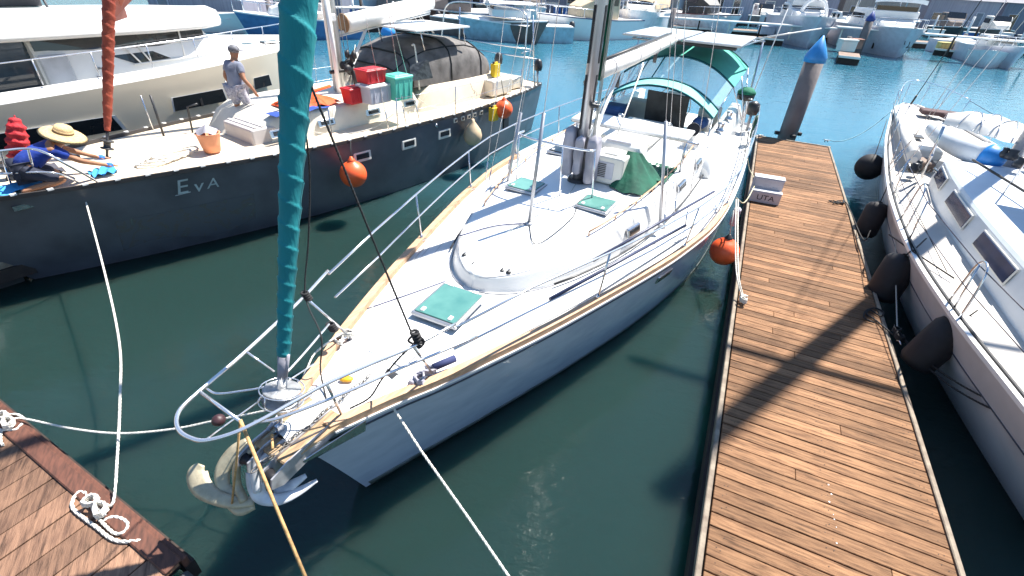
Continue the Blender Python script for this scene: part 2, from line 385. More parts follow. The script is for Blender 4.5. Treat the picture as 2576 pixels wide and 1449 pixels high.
dkr = dock(DR, 14.85, 2.07, .45, 'sunlit wooden finger dock right of the white sailboat', wood_r, s0=-3.4, seed=3)
sc = MB(); rs = random.Random(14); k = -3.4
while k < 9:
    for tt in (.14, .18, 1.02, 1.06, 1.90, 1.94):
        if rs.random() < .85:
            p = DR.w(k + .072 + rs.uniform(-.03, .03), tt + rs.uniform(-.012, .012), .4545); sc.add([p + V(.005 * math.cos(a), .005 * math.sin(a), 0) for a in [i * math.pi / 3 for i in range(6)]], [(0, 1, 2, 3, 4, 5)])
    k += .145
so__ = obj('screw_heads', sc, wood_dk, dkr); so__['kind'] = 'stuff'
# nail stains / white droppings line on the boards
mb = MB(); rr = random.Random(5)
for i in range(7):
    p = at(2083 + i * 4 + rr.uniform(-5, 5), 1215 + i * 24 + rr.uniform(-9, 9), .453); r = rr.uniform(.004, .010); mb.lathe([(r, 0), (r * .6, .002)], p, n=8)
objs('white_spot', mb, white, dkr)
DL = Frame(-2.22, 1.72, 0)
_a = at(0, 1010, .45); _b = at(470, 1400, .45); _d = (_b - _a).normalized(); _n2 = V(_d.y, -_d.x, 0)
class F2: pass
dl = Frame(0, 0, 0); dl.o = V(_b.x, _b.y, 0); dl.ax = -_d; dl.lt = _n2 * (1 if _n2.y < 0 else -1)
dkl = dock(dl, 12, 2.6, .45, 'red brown wooden dock at the lower left with a dark edge beam', wood_l, s0=0, pitch=.24, edgem=wood_red, seed=8)
e = MB()
for i in range(1): pbox(e, dl, 6.0, .10, .462, 12, .14, .03)
obj('edge_beam', e, wood_red, dkl, bevel=.01)
e = MB(); pbox(e, dl, -.3, 1.3, .30, .55, 2.5, .16); obj('end_float', e, floatm, dkl, bevel=.02)
# small dock under the dark yacht's bow
dd = Frame(0, 0, 0); p0 = at(70, 640, .45); dd.o = V(p0.x, p0.y, 0); dd.ax = V(-.545, -.839, 0); dd.lt = V(-.839, .545, 0)
dock(dd, 4.5, 1.4, .45, 'short timber dock end under the bow of the dark yacht', wood_l, seed=4)
# ================================================================ cleats and ropes on the docks
def cleat_mb(mb, c, d, L=.26, h=.055):
    d = Vector(d).normalized(); c = Vector(c)
    mb.tube([c - d * L / 2 + V(0, 0, h * 1.15), c - d * L * .25 + V(0, 0, h), c + V(0, 0, h * .95), c + d * L * .25 + V(0, 0, h), c + d * L / 2 + V(0, 0, h * 1.15)], [.006, .013, .015, .013, .006], 8)
    for k in (-.2, .2): mb.tube([c + d * L * k - V(0, 0, .002), c + d * L * k + V(0, 0, h)], [.018, .011], 8)
    return mb
def cleat(c, d, label, L=.26, group=None, m=None):
    return single('dock_cleat', cleat_mb(MB(), c, d, L), m or galv, label, 'cleat', group)
ZD = .455
def wraps(c, d, r, n=3, L=.2, seed=1, h=.05):
    """figure-of-eight turns round a cleat"""
    rnd = random.Random(seed); d = Vector(d).normalized(); q = V(-d.y, d.x, 0); pts = []
    for k in range(n * 12):
        a = 2 * math.pi * k / 12; z = h + .018 * (k / 12) + .012 * math.sin(a * 2 + 1)
        pts.append(Vector(c) + d * L * .5 * math.sin(a) + q * .045 * math.sin(2 * a + .3) * (1 + .2 * rnd.random()) + V(0, 0, z))
    return pts
# left dock: cleat with heaped white line running up to the dark yacht
cl1 = at(250, 1285, ZD); dl1 = (_b - _a).normalized()
cleat(cl1, dl1, 'galvanised cleat on the lower left dock buried under white rope turns', .3)
EV = Frame(-8.5, 5.2, 33); EV.o = EV.w(0, .18)
p_eva = at(207, 474, 1.34)
pts = spline([p_eva, at(262, 680, 1.02), at(300, 860, .82), at(302, 1000, .70), at(295, 1150, .60), at(285, 1262, .53), cl1 + V(.03, .03, .06)], 8)
pts += wraps(cl1, dl1, .012, 4, .24, 3)
tail = [cl1 + V(0, 0, .05)] + [at(u, v, ZD + .014) for u, v in [(262, 1300), (318, 1318), (322, 1338), (300, 1352), (270, 1330), (245, 1308), (215, 1280), (190, 1250), (186, 1240), (208, 1238), (218, 1262), (210, 1285), (196, 1288), (184, 1275), (179, 1258), (190, 1240), (205, 1236)]]
mbr = MB().rope(pts, .013)
t1 = [at(u, v, ZD + .014) for u, v in [(240, 1295), (228, 1262), (214, 1240), (196, 1240), (182, 1262), (186, 1282), (215, 1306), (245, 1328), (275, 1352), (305, 1362), (354, 1360)]]
mbr.rope(spline(t1, 6), .015)
t2 = [at(u, v, ZD + .02) for u, v in [(262, 1308), (285, 1300), (310, 1306), (322, 1320), (312, 1338), (290, 1342), (268, 1325), (250, 1306)]]
mbr.rope(spline(t2, 6), .013)
single('mooring_line', mbr, ropew, 'white mooring line from the dark yacht down to the heaped cleat at lower left', 'rope')
# left edge of frame: second cleat, line over to the white sailboat's bow
cl2 = at(22, 1070, ZD); cleat(cl2, dl1, 'galvanised cleat at the left border of the photo wrapped in pale rope', .3)
M = Frame(-1.72, 2.37, 28)
bowL = M.w(.62, -.42, 1.40)
pts = spline([bowL, bowL + V(-.1, -.25, -.15), at(540, 1058, .92), at(430, 1080, .80), at(300, 1090, .70), at(180, 1078, .58), at(60, 1053, .50), cl2 + V(.02, .02, .06)], 8) + wraps(cl2, dl1, .012, 4, .24, 9)
mbr = MB().rope(pts, .011); t3 = [at(u, v, ZD + .014) for u, v in [(22, 1075), (4, 1088), (2, 1110), (8, 1120)]]; mbr.rope(spline(t3, 6), .013)
t3 = [at(u, v, ZD + .02) for u, v in [(58, 1050), (40, 1042), (10, 1048), (-10, 1075), (12, 1082), (40, 1080), (55, 1066)]]; mbr.rope(spline(t3, 6), .013)
single('mooring_line', mbr, ropew, 'pale mooring line sagging from the left border dock across to the white sailboat bow', 'rope')
# bow line towards the viewer
mbr = MB().rope([M.w(1.14, .42, 1.36), at(985, 1020, 1.28), at(1060, 1135, 1.02), at(1180, 1305, .72), at(1290, 1465, .5)], .012)
single('mooring_line', mbr, ropew, 'taut white bow line leading from the bow chock to the bottom border of the photo', 'rope')
# ================================================================ piles
pilem = mat('grey_brown_pile', (.20, .175, .175), .8, col2=(.14, .12, .12), vscale=2, bump=.3, bscale=12)
capm = mat('blue_plastic_cap', (.03, .25, .62), .45, var=.05)
def pile(x, y, r, ztop, label, capc=None, capr=1.12, caph=.55, name='dock_pile', n=14, m=None, group=None, tilt=(0, 0)):
    t = thing(name, label, 'piling', V(x, y, 0), group); T = V(tilt[0], tilt[1], 0)
    b = MB(); b.tube([V(x, y, -.6), V(x, y, ztop) + T], r, n); obj('post', b, m or pilem, t)
    if capc:
        c = MB(); c.lathe([(r * capr, 0), (r * capr, .16), (r * capr * .75, .16 + caph * .3), (.02, .16 + caph)], V(x, y, ztop - .15) + T, n=n); obj('cap', c, capc, t)
    return t
pb = at(1990, 345, .45)
pl = pile(pb.x, pb.y + .25, .27, 2.75, 'tall grey brown piling with a pointed blue cap at the sunlit dock end', capm)
b = MB()
for dx, dy in ((-.36, 0), (.36, 0), (0, -.36)): b.box(V(pb.x + dx, pb.y + .25 + dy, .50), .12, .12, .10)
objs('guide_roller', b, black, pl, bevel=.01)
p2 = at(960, 200, .4)
pile(-5.55, 21.5, .25, 2.15, 'short pale piling with a rounded blue cap behind the dark yacht boom', capm, caph=.3, m=concrete)
# ================================================================ the white sailboat
def hull_t(L, Bn, Wn, zs, s0w, s, z, zb=-.35):
    k = (z - zb) / (zs(s) - zb); s0 = s0w * (1 - k) ** .9; u = (s - s0) / (L - s0); return Wn(u) + (Bn(L * u) - Wn(u)) * k ** .75
MB_B = [(0, .13), (.35, .27), (.8, .44), (1.2, .62), (2.3, 1.02), (3.1, 1.27), (4.65, 1.72), (5.3, 1.88), (6.5, 2.10), (8, 2.16), (10.5, 2.06), (13.5, 1.8), (14, 1.72)]
MW = [(0, .01), (.13, .62), (.21, 1.0), (.31, 1.42), (.46, 1.84), (.6, 1.95), (.78, 1.88), (1, 1.5)]
mB = lambda s: smt(MB_B, s)
mW = lambda u: smt(MW, u)
def mZ(s): return 1.22 + .22 * max(0, 1 - s / 6) ** 1.5
def mBn(u): return mB(14 * u)
mboat = thing('sailboat', 'large white sailboat in the middle with teal furled headsail and teak toe rails', 'sailboat', M.w(7, 0, 0))
sternm = mat('blue_grey_stripe', (.04, .055, .09), .35)
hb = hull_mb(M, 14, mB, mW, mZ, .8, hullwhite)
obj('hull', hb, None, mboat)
sp = MB()
for side in (1, -1):
    rings = []
    for i in range(61):
        u = (i / 60) ** 1.2 * .97 + .012
        a = hull_point(M, 14, mB, mW, mZ, .8, side, u, .865); b = hull_point(M, 14, mB, mW, mZ, .8, side, u, .882)
        o = M.lt * side * .006; rings.append([a + o, b + o, b - o, a - o])
    sp.loft(rings, True, (True, True))
obj('hull_stripe', sp, sternm, mboat)
sp = MB()
for side in (1, -1):
    rings = []
    for i in range(61):
        u = (i / 60) ** 1.2 * .99 + .004
        a = hull_point(M, 14, mB, mW, mZ, .8, side, u, .20); b = hull_point(M, 14, mB, mW, mZ, .8, side, u, .25); o = M.lt * side * .006; rings.append([a + o, b + o, b - o, a - o])
    sp.loft(rings, True)
obj('boot_top', sp, mat('grimy_boot_top', (.10, .12, .12), .6, col2=(.04, .06, .05), vscale=6), mboat)
obj('deck', deck_mb(M, 14, mB, mZ, nonskid, camber=.08, drop=.07, s1=13.95), None, mboat)
for side in (1, -1):
    obj('toe_rail', band_mb(M, .28, 7.6, mB, mZ, .085, .075, teak, side, off=.02, dz=.012), None, mboat)
    obj('toe_rail', band_mb(M, 7.62, 13.9, mB, mZ, .05, .06, gel, side, off=.015, dz=.01), None, mboat)
    obj('rub_rail', band_mb(M, .3, 13.9, mB, mZ, .03, .022, gel, side, off=.035, dz=-.062), None, mboat)
for s_ in (5.05,):
    z_ = .88; t_ = hull_t(14, mB, mW, mZ, .8, s_, z_); d = (M.w(s_ + .3, hull_t(14, mB, mW, mZ, .8, s_ + .3, z_)) - M.w(s_ - .3, hull_t(14, mB, mW, mZ, .8, s_ - .3, z_))).normalized(); nn = V(d.y, -d.x, -.25).normalized()
    p = obj('hull_portlight', MB().box(M.w(s_, t_, z_), .42, .04, .15, (d, nn, d.cross(nn))), steel, mboat, bevel=.02); obj('pane', MB().box(M.w(s_, t_, z_) + nn * .012, .36, .03, .10, (d, nn, d.cross(nn))), glass, p, bevel=.02)
# deck seams
sm = MB()
for side in (1, -1):
    for off, w_ in ((.20, .008), (.34, .006)):
        rings = []
        for i in range(50):
            s = 1.2 + 11.5 * i / 49; b = mB(s) - off; t = b / (mB(s) - .03); z = mZ(s) - .07 + .08 * (1 - t * t) + .003
            rings.append([M.w(s, side * b, z), M.w(s, side * (b - w_), z)])
        sm.loft(rings, False, (False, False), False)
obj('deck_seams', sm, mat('seam_grey', (.52, .50, .47), .8), mboat)
def deckz(s, t): q = t / max(mB(s) - .03, .05); return mZ(s) - .07 + .08 * (1 - min(1, q * q))
# --- coachroof
CB = [(2.62, .02), (2.66, .18), (2.75, .33), (2.95, .52), (3.25, .70), (3.6, .85), (4.5, 1.12), (5.5, 1.30), (7, 1.42), (9.7, 1.42)]
def cb(s): return smt(CB, s)
def ctop(s): return 1.465 + .23 * min(1, max(0, (s - 2.6) / 3.2)) ** .8 + .12 * max(0, min(1, (s - 6) / 3))
cz = lambda s, t: ctop(s) + .045 * (1 - min(1, (t / max(cb(s), .1)) ** 2))
ss = [2.62, 2.64, 2.68, 2.75, 2.85, 2.95, 3.1, 3.3, 3.6, 4, 4.5, 5, 5.5, 6, 6.5, 7, 7.5, 8, 8.5, 9, 9.6]
cr = MB().use(gel); rings = []
for s in ss:
    b = cb(s); z0 = 1.18; zt = ctop(s); s2 = s + .07 * max(0, 1 - (s - 2.62) / .8)
    inn = min(.085, b * .3); r = []
    for k, (tt, z) in enumerate([(b, z0), (b - inn * .12, zt - .24), (b - inn * .82, zt - .05), (b - inn * .92, zt - .02), (b - inn * 1.08, zt - .004), (b - inn - .09 * min(1, b), zt + .002), (b * .45, zt + .03), (0, zt + .045)]):
        r.append(M.w(s if k < 2 else s2, max(tt, .004), z))
    l = [M.w(s if k < 2 else s2, -max(tt, .004), z) for k, (tt, z) in enumerate([(b, z0), (b - inn * .12, zt - .24), (b - inn * .82, zt - .05), (b - inn * .92, zt - .02), (b - inn * 1.08, zt - .004), (b - inn - .09 * min(1, b), zt + .002), (b * .45, zt + .03)])][::-1]
    rings.append(r + l)
cr.loft(rings, False, (False, False)); cr.add(rings[-1], [tuple(range(len(rings[-1])))]); cr.add(rings[0], [tuple(range(len(rings[0])))])
obj('coachroof', cr, None, mboat)
sm = MB(); seamg = mat('moulding_seam', (.40, .40, .42), .8)
for sg in (1, -1):
    P = [M.w(s + .07 * max(0, 1 - (s - 2.62) / .8), sg * max(.0, cb(s) - min(.085, cb(s) * .3) * 1.2), ctop(s) + .004) for s in ss[1:]]
    sm.tube(P, .004, 4); sm.tube([M.w(s, sg * (cb(s) + .004), deckz(s, cb(s)) + .006) for s in ss[1:]], .009, 4)
sm.tube([M.w(s, .02, cz(s, 0) + .002) for s in (2.9, 3.4, 3.9)], .0035, 4); sm.tube([M.w(s, .30, cz(s, .3) + .002) for s in (3.0, 3.7, 4.4, 5.1)], .003, 4)
obj('moulding_seams', sm, seamg, mboat)
# --- hatches
def hatch(fr, s, t, z, ls, lt, parent, g=glassteal, rot=0, rise=.05, mfr=alu):
    a = R(rot); B = (fr.ax * math.cos(a) + fr.lt * math.sin(a), -fr.ax * math.sin(a) + fr.lt * math.cos(a), V(0, 0, 1)); c = fr.w(s, t, z)
    b = MB().box(c + V(0, 0, rise / 2), ls, lt, rise, B); h = obj('hatch', b, mfr, parent, bevel=.02, bseg=2)
    b = MB().box(c + V(0, 0, rise + .006), ls - .07, lt - .07, .016, B); obj('hatch_lens', b, g, h, bevel=.006)
    b = MB()
    for k in (-.28, .28):
        b.box(c + B[0] * (ls / 2 - .03) + B[1] * lt * k + V(0, 0, rise + .012), .045, .07, .02, B)
    objs('hinge', b, gel, h, bevel=.004)
    b = MB()
    for k in (-.3, .3): b.box(c - B[0] * (ls / 2 - .09) + B[1] * lt * k + V(0, 0, rise + .018), .07, .045, .022, B)
    objs('latch', b, gel, h, bevel=.006)
    return h
hatch(M, 2.14, .05, 1.385, .66, .56, mboat, rot=-4)
for t in (.58, -.58): hatch(M, 5.03, t, cz(5, .6) - .015, .50, .50, mboat, rot=0)
hatch(M, 4.98 + 1.75, -.75, cz(6.8, .75) - .015, .40, .5, mboat, g=glass)
# --- portlights, hand rails, tracks
for side in (1, -1):
    for s, l in ((4.95, .34), (6.9, .42), (8.1, .42), (9.1, .3)):
        b = cb(s) - .016; d = (M.w(s + .3, side * cb(s + .3)) - M.w(s - .3, side * cb(s - .3))).normalized(); nrm = V(d.y, -d.x, 0) * side
        if nrm.dot(M.lt * side) < 0: nrm = -nrm
        c = M.w(s, side * (cb(s) - .012), ctop(s) - .15); up = (V(0, 0, 1) - nrm * .25).normalized()
        f = MB().box(c, l, .05, .13, (d, nrm, up)); p = obj('portlight', f, steel, mboat, bevel=.012)
        g_ = MB().box(c + nrm * .016, l - .06, .03, .085, (d, nrm, up)); obj('pane', g_, glass, p, bevel=.01)
    hr = MB(); P = [M.w(s, side * (cb(s) - .23), cz(s, cb(s) - .23) + .055) for s in [4.2 + .3 * i for i in range(15)]]
    hr.tube(P, .013, 6)
    for p in P[::2]: hr.tube([p, p - V(0, 0, .06)], .011, 6)
    obj('hand_rail', hr, teak, mboat)
    tr = MB(); P = [M.w(s, side * (cb(s) + .05), deckz(s, cb(s)) + .05) for s in [3.3 + .4 * i for i in range(16)]]; tr.tube(P, .014, 5); obj('jib_track', tr, dark, mboat)
sb = MB()
for s, t in ((2.98, -.33), (2.86, -.12), (2.95, .32), (2.93, .24)):
    c = M.w(s, t, ctop(s) - .012); sb.lathe([(.03, 0), (.034, .02), (.02, .035), (.005, .04)], c, n=10); sb.box(c + V(0, 0, .045), .05, .012, .012, M.R())
objs('deck_organiser', sb, dark, mboat)
# --- raised side coamings and cockpit
for side in (1, -1):
    c = MB().use(gel); rings = []
    for s in [8.7, 8.8, 9.0, 9.4, 10, 11, 12, 12.8, 13.1, 13.2]:
        f = min(1, (s - 8.66) / .5); h = .50 * math.sin(f * math.pi / 2); b = 1.60 - .02 * (s - 9); i_ = b - .34
        rings.append([M.w(s, side * x, z) for x, z in ((b, 1.2), (b - .02, 1.22 + h * .65), (b - .10, 1.30 + h * .95), (b - .2, 1.33 + h), (i_, 1.32 + h), (i_ - .02, 1.2))])
    c.loft(rings, True); obj('cockpit_coaming', c, None, mboat)
    s_ = MB(); pbox(s_, M, 11.4, side * .85, 1.16, 3.2, .75, .42); obj('cockpit_seat', s_, gel, mboat, bevel=.03)
fl = MB(); pbox(fl, M, 11.3, 0, .98, 3.6, 1.0, .06); obj('cockpit_sole', fl, teak, mboat)
bk = MB(); pbox(bk, M, 9.66, 0, 1.45, .06, 2.5, .75); obj('cabin_bulkhead', bk, gel2, mboat)
cs = MB(); cs.grid(lambda a, b: M.w(9.55 + .12 * math.sin(b * 7) * .3 + (1 - a) * -.15, -.12 + .86 * b, 2.52 - .02 * b - .72 * a), 6, 10); 
cs.grid(lambda a, b: M.w(9.60 + (1 - a) * -.15, -.12 + .86 * b, 2.52 - .02 * b - .72 * a), 2, 2)
obj('companionway_screen', cs, blackcloth, mboat)
hl = MB(); hl.tube([M.w(11.9, 0, 1.0), M.w(11.8, 0, 1.9)], .09, 10); hl.box(M.w(11.75, 0, 2.0), .2, .38, .3, M.R()); obj('steering_pedestal', hl, gel, mboat, bevel=.02)
wl_ = MB(); c = M.w(11.62, 0, 1.85); wl_.tube([c + M.lt * .42 * math.cos(a) + V(0, 0, 1) * .42 * math.sin(a) for a in [i * math.pi / 14 for i in range(28)]], .014, 6, closed=True)
for i in range(6): a = i * math.pi / 3; wl_.tube([c, c + M.lt * .42 * math.cos(a) + V(0, 0, 1) * .42 * math.sin(a)], .006, 5)
obj('steering_wheel', wl_, steel, mboat)
# winches
for s, t in ((9.9, 1.42), (11.1, 1.40), (9.9, -1.42), (11.1, -1.40), (9.1, .5), (9.1, -.5)):
    z = 1.84 if abs(t) > 1 else cz(9.1, .5); b = MB().lathe([(.085, 0), (.085, .03), (.06, .05), (.055, .12), (.07, .15), (.07, .17), (.03, .18)], M.w(s, t, z), n=16); obj('winch', b, steel, mboat)
# cowl vent
dv = MB(); c = M.w(8.55, 1.12, 1.84); dv.box(c, .34, .30, .16, M.R()); dvo = obj('dorade_box', dv, gel, mboat, bevel=.03, bseg=2)
v_ = MB(); p = [c + V(0, 0, .06), c + V(0, 0, .18), c + V(0, 0, .26) - M.ax * .04, c + V(0, 0, .30) - M.ax * .14]; v_.tube(p, [.06, .06, .09, .125], 16, caps=False); obj('cowl', v_, gel, dvo)
v_ = MB(); v_.tube([p[-1] + (p[2] - p[3]) * .35, p[-1] + (p[2] - p[3]) * .05], [.09, .118], 16); obj('cowl_mouth', v_, black, dvo)
# --- mast
ms = MB().use(alu); prof = [(.13 * math.cos(a), .085 * math.sin(a)) for a in [i * math.pi / 12 for i in range(24)]]
mc = (5.68, 0.0)
rings = [[M.w(mc[0] + z * .004 + x, mc[1] + y, z) for x, y in prof] for z in (1.55, 4, 8, 13, 18)]
ms.loft(rings, True); obj('mast', ms, None, mboat); mast_o = [o for o in mboat.children if o.name.startswith('mast')][0]
sl = MB()
for z0, z1 in ((2.55, 3.3), (3.45, 4.15), (4.3, 5.4)):
    sl.box(M.w(mc[0] - .122, -.028, (z0 + z1) / 2), .03, .022, z1 - z0, M.R()); sl.box(M.w(mc[0] + .0, .083, (z0 + z1) / 2), .05, .012, z1 - z0, M.R())
objs('mast_slot', sl, black, mast_o)
co = MB(); co.tube([M.w(mc[0], 0, 1.60), M.w(mc[0], 0, 1.78)], [.22, .15], 20); obj('mast_collar', co, dark, mast_o)
ha = MB(); rnd = random.Random(2)
for i in range(7):
    a = -1.4 + i * .45; x, y = .16 * math.cos(a * .8), .12 * math.sin(a) + .02
    ha.tube([M.w(mc[0] + x + .03 * rnd.random(), y + .04 * rnd.random(), 1.75), M.w(mc[0] + x, y, 9)], .007, 5)
obj('halyards', ha, mat('grey_rope', (.42, .44, .42), .8), mast_o)
gs = MB(); gs.tube([M.w(mc[0] + .20, .06, z) + M.lt * .015 * math.sin(z * 9) for z in [3.2 + .1 * i for i in range(26)]], .04, 7); obj('green_cover', gs, dgreen, mast_o)
for t, s, z, r in ((.17, 5.72, 2.35, .05), (-.17, 5.72, 2.35, .05), (.14, 5.62, 2.9, .04)):
    b = MB().lathe([(r, 0), (r, .02), (r * .7, .04), (r * .75, .1), (.02, .11)], M.w(s, t * .6, z), M.lt * (1 if t > 0 else -1), n=12); obj('mast_winch', b, dark if r < .05 else steel, mast_o)
# bags at the mast foot
def pillow(c, B, sx, sy, sz, seed, nu=14, nv=12, amp=.02):
    rnd = random.Random(seed); ph = [rnd.uniform(0, 6) for _ in range(6)]; m_ = MB()
    def f(a, b):
        th = 2 * math.pi * b; z = a - .5; e = (1 - (2 * abs(z)) ** 6) ** .25 if abs(z) < .5 else .0
        k = 1 + amp / sx * (math.sin(th * 3 + ph[0] + a * 4) + .7 * math.sin(th * 5 + ph[1] - a * 9) + .6 * math.sin(a * 15 + ph[2]))
        x = abs(math.cos(th)) ** .7 * math.copysign(1, math.cos(th)); y = abs(math.sin(th)) ** .7 * math.copysign(1, math.sin(th))
        return c + B[0] * x * sx * .5 * e * k + B[1] * y * sy * .5 * e * k + B[2] * z * sz
    return m_.grid(f, nu, nv * 2)
for c, sx, sy, sz, sd_ in ((M.w(5.60, -.17, 2.18), .30, .17, .80, 1), (M.w(5.56, .01, 2.16), .17, .13, .62, 2), (M.w(5.66, .20, 2.10), .32, .17, .78, 5)):
    obj('mast_bag', pillow(c, M.R(), sx, sy, sz, sd_), greycloth, mboat)
# --- boom and its gear
bm = MB(); bm.tube([M.w(5.86, 0, 3.30), M.w(5.9, 0, 3.30), M.w(7.5, 0, 3.33), M.w(10.2, 0, 3.43), M.w(10.25, 0, 3.43)], [.085, .115, .118, .095, .07], 18); bmo = obj('boom', bm, whitecloth, mboat)
b2 = MB(); b2.tube([M.w(5.95, 0, 3.44), M.w(9.9, 0, 3.55)], .018, 6); b2.box(M.w(7.9, -.06, 3.47), 3.9, .03, .04, (M.ax + V(0, 0, .03), M.lt, V(0, 0, 1))); obj('sail_slot', b2, dark, bmo)
b2 = MB()
for s in (6.4, 7.6, 8.8, 9.9): b2.tube([M.w(s, .12 * math.cos(a), 3.31 + .027 * (s - 6.2) + .12 * math.sin(a)) for a in [i * math.pi / 8 for i in range(16)]], .006, 4, closed=True)
objs('sail_tie', b2, greycloth, bmo)
bv = MB(); bv.tube([M.w(5.86, .02, 2.15), M.w(6.9, .0, 3.18)], .03, 10); bv.tube([M.w(5.86, .02, 2.15), M.w(6.3, .01, 2.6)], .042, 10); obj('boom_vang', bv, gel, mboat)
bv = MB(); bv.tube([M.w(6.35, .22, 1.9), M.w(7.9, .10, 3.2)], .012, 6); bv.tube([M.w(6.15, -.22, 1.8), M.w(6.9, -.05, 3.2)], .012, 6); obj('vang_tackle', bv, ropew, mboat)
bk_ = MB()
for s, z in ((6.9, 3.05), (9.0, 3.2)): bk_.tube([M.w(s, 0, z - .1), M.w(s, 0, z + .1)], .035, 8)
objs('block', bk_, dark, bmo)
# mainsheet arch : white board above the coachroof with its legs
sh = MB(); A = [at(1466, 283, 2.28), at(1540, 268, 2.28), at(1775, 322, 2.28), at(1750, 352, 2.28), at(1519, 302, 2.28)]
sh.prism([M.w(6.85, -.72, 2.30), M.w(7.35, -.72, 2.33), M.w(7.40, 1.32, 2.33), M.w(6.88, 1.32, 2.30)], V(0, 0, .05)); sho = obj('white_arch_panel', sh, gel, mboat, bevel=.015)
sh = MB()
for t in (-.68, 1.26): sh.tube([M.w(7.1, t, 2.3), M.w(7.1, t * 1.02, 1.7)], .025, 8)
sh.tube([M.w(6.9, -.72, 2.29), M.w(6.93, 1.5, 2.29)], .016, 8)
objs('arch_leg', sh, steel, sho)
sh = MB(); pbox(sh, M, 8.4, .1, 1.93, 1.7, .95, .09); obj('companionway_slide', sh, gel2, mboat, bevel=.03, bseg=2)
# --- dodger strip, bimini, solar panels
def arch_strip(s0, s1, hw, zc, drop, m, name, parent, z_slope=0, n=20, th=0.012, tc=0.0, p=2.2):
    f = lambda s, b: M.w(s, tc + (b * 2 - 1) * hw, zc + z_slope * (s - s0) - drop * abs(b * 2 - 1) ** p)
    mb = MB(); mb.grid(lambda a, b: f(s0 + (s1 - s0) * a, b) + V(0, 0, -.015 * math.sin(math.pi * a)), 6, n); mb.grid(lambda a, b: f(s0 + (s1 - s0) * a, 1 - b) + V(0, 0, -.015 * math.sin(math.pi * a) - th), 6, n)
    o = obj(name, mb, m, parent)
    for s in (s0, s1):
        e = MB().tube([f(s, i / n) for i in range(n + 1)], .024, 8); obj('seam', e, tealrim, o)
    return o, f
ds, f1 = arch_strip(9.75, 10.25, 1.22, 2.56, .46, greenL, 'dodger', mboat, .14, tc=.02)
fr_ = MB()
for t in (-1, 1):
    fr_.tube([f1(9.75, (t + 1) / 2), M.w(9.3, t * 1.30, 1.7)], .014, 6); fr_.tube([f1(10.25, (t + 1) / 2), M.w(10.3, t * 1.36, 1.75)], .014, 6); fr_.tube([f1(10.25, (t + 1) / 2), M.w(11.2, t * 1.3, 2.5)], .012, 6)
obj('dodger_frame', fr_, steel, mboat)
bs, f2 = arch_strip(11.35, 13.3, 1.30, 2.98, .50, green, 'bimini', mboat, .10, tc=.0)
cw = MB(); cw.grid(lambda a, b: f1(10.25, b).lerp(f2(11.35, b), a), 4, 14)
clr = mat('clear_vinyl', (.55, .75, .82), .08, var=.02, alpha=.28); obj('clear_panel', cw, clr, mboat)
cw = MB()
for b in (.22, .36): cw.tube([f1(10.25, b), f2(11.35, b)], .014, 5)
objs('panel_seam', cw, tealrim, mboat)
fr_ = MB()
for t in (-1, 1):
    for s in (11.35, 12.4, 13.3): fr_.tube([f2(s, (t + 1) / 2), M.w(12.2 + (s - 12.3) * .3, t * 1.62, 1.7)], .014, 6)
    fr_.tube([M.w(13.35, t * 1.55, 1.2), M.w(13.4, t * 1.45, 3.3)], .022, 8); fr_.tube([M.w(12.6, t * 1.65, 1.2), M.w(12.9, t * 1.5, 3.3)], .022, 8); fr_.tube([M.w(11.0, t * 1.1, 3.28), M.w(13.5, t * 1.45, 3.32)], .02, 8)
fr_.tube([M.w(13.4, -1.5, 3.28), M.w(13.4, 1.5, 3.28)], .022, 8); fr_.tube([M.w(10.9, -1.1, 3.28), M.w(10.9, 1.1, 3.28)], .022, 8)
obj('stern_arch', fr_, steel, mboat)
for t0, t1 in ((-1.28, .03), (.08, 1.30)):
    b = MB(); pbox(b, M, 11.95, (t0 + t1) / 2, 3.36, 2.5, t1 - t0, .035); so_ = obj('solar_panel', b, alu, mboat, bevel=.004)
    b = MB(); pbox(b, M, 11.95, (t0 + t1) / 2, 3.382, 2.42, t1 - t0 - .07, .008); obj('cells', b, mat('pale_solar_cells', (.55, .58, .66), .12, var=.02, spec=.9), so_)
b = MB(); pbox(b, M, 10.85, .45, 3.30, .10, 1.5, .07); obj('panel_shade_bar', b, dark, mboat, bevel=.02)  # dark bar standing in for the shade under the panels' front edge
# stern gear
gr = MB(); gr.lathe([(.05, 0), (.19, .03), (.21, .12), (.21, .17)], M.w(12.6, 1.50, 2.02), n=16); go = obj('grill', gr, dark, mboat); 
gr = MB(); gr.lathe([(.22, 0), (.21, .05), (.12, .13), (.01, .15)], M.w(12.6, 1.50, 2.19), n=16); obj('grill_lid', gr, dgreen, go); gr = MB(); gr.tube([M.w(12.6, 1.50, 2.02), M.w(12.6, 1.6, 1.4)], .02, 6); gr.tube([M.w(12.4, 1.55, 2.12), M.w(12.2, 1.7, 2.14)], .015, 6); obj('grill_bracket', gr, steel, go)
ob = MB(); ob.lathe([(.02, 0), (.13, .03), (.16, .14), (.14, .3), (.05, .36)], M.w(13.1, 1.72, 1.6), n=14, axis=V(0, 0, 1)); oo = obj('small_outboard', ob, dark, mboat); ob = MB(); ob.tube([M.w(13.1, 1.72, 1.62), M.w(13.15, 1.72, 1.2)], .04, 8); obj('outboard_leg', ob, alu, oo)
hs_ = MB(); hs_.tube([M.w(11.9, 1.95, 1.6) + (M.ax * .16 * math.cos(a) + V(0, 0, 1) * .24 * math.sin(a)) for a in [i * math.pi / 10 for i in range(20)]], .04, 8, closed=True); obj('horseshoe_buoy', hs_, mat('dark_green_vinyl', (.01, .06, .035), .6), mboat)
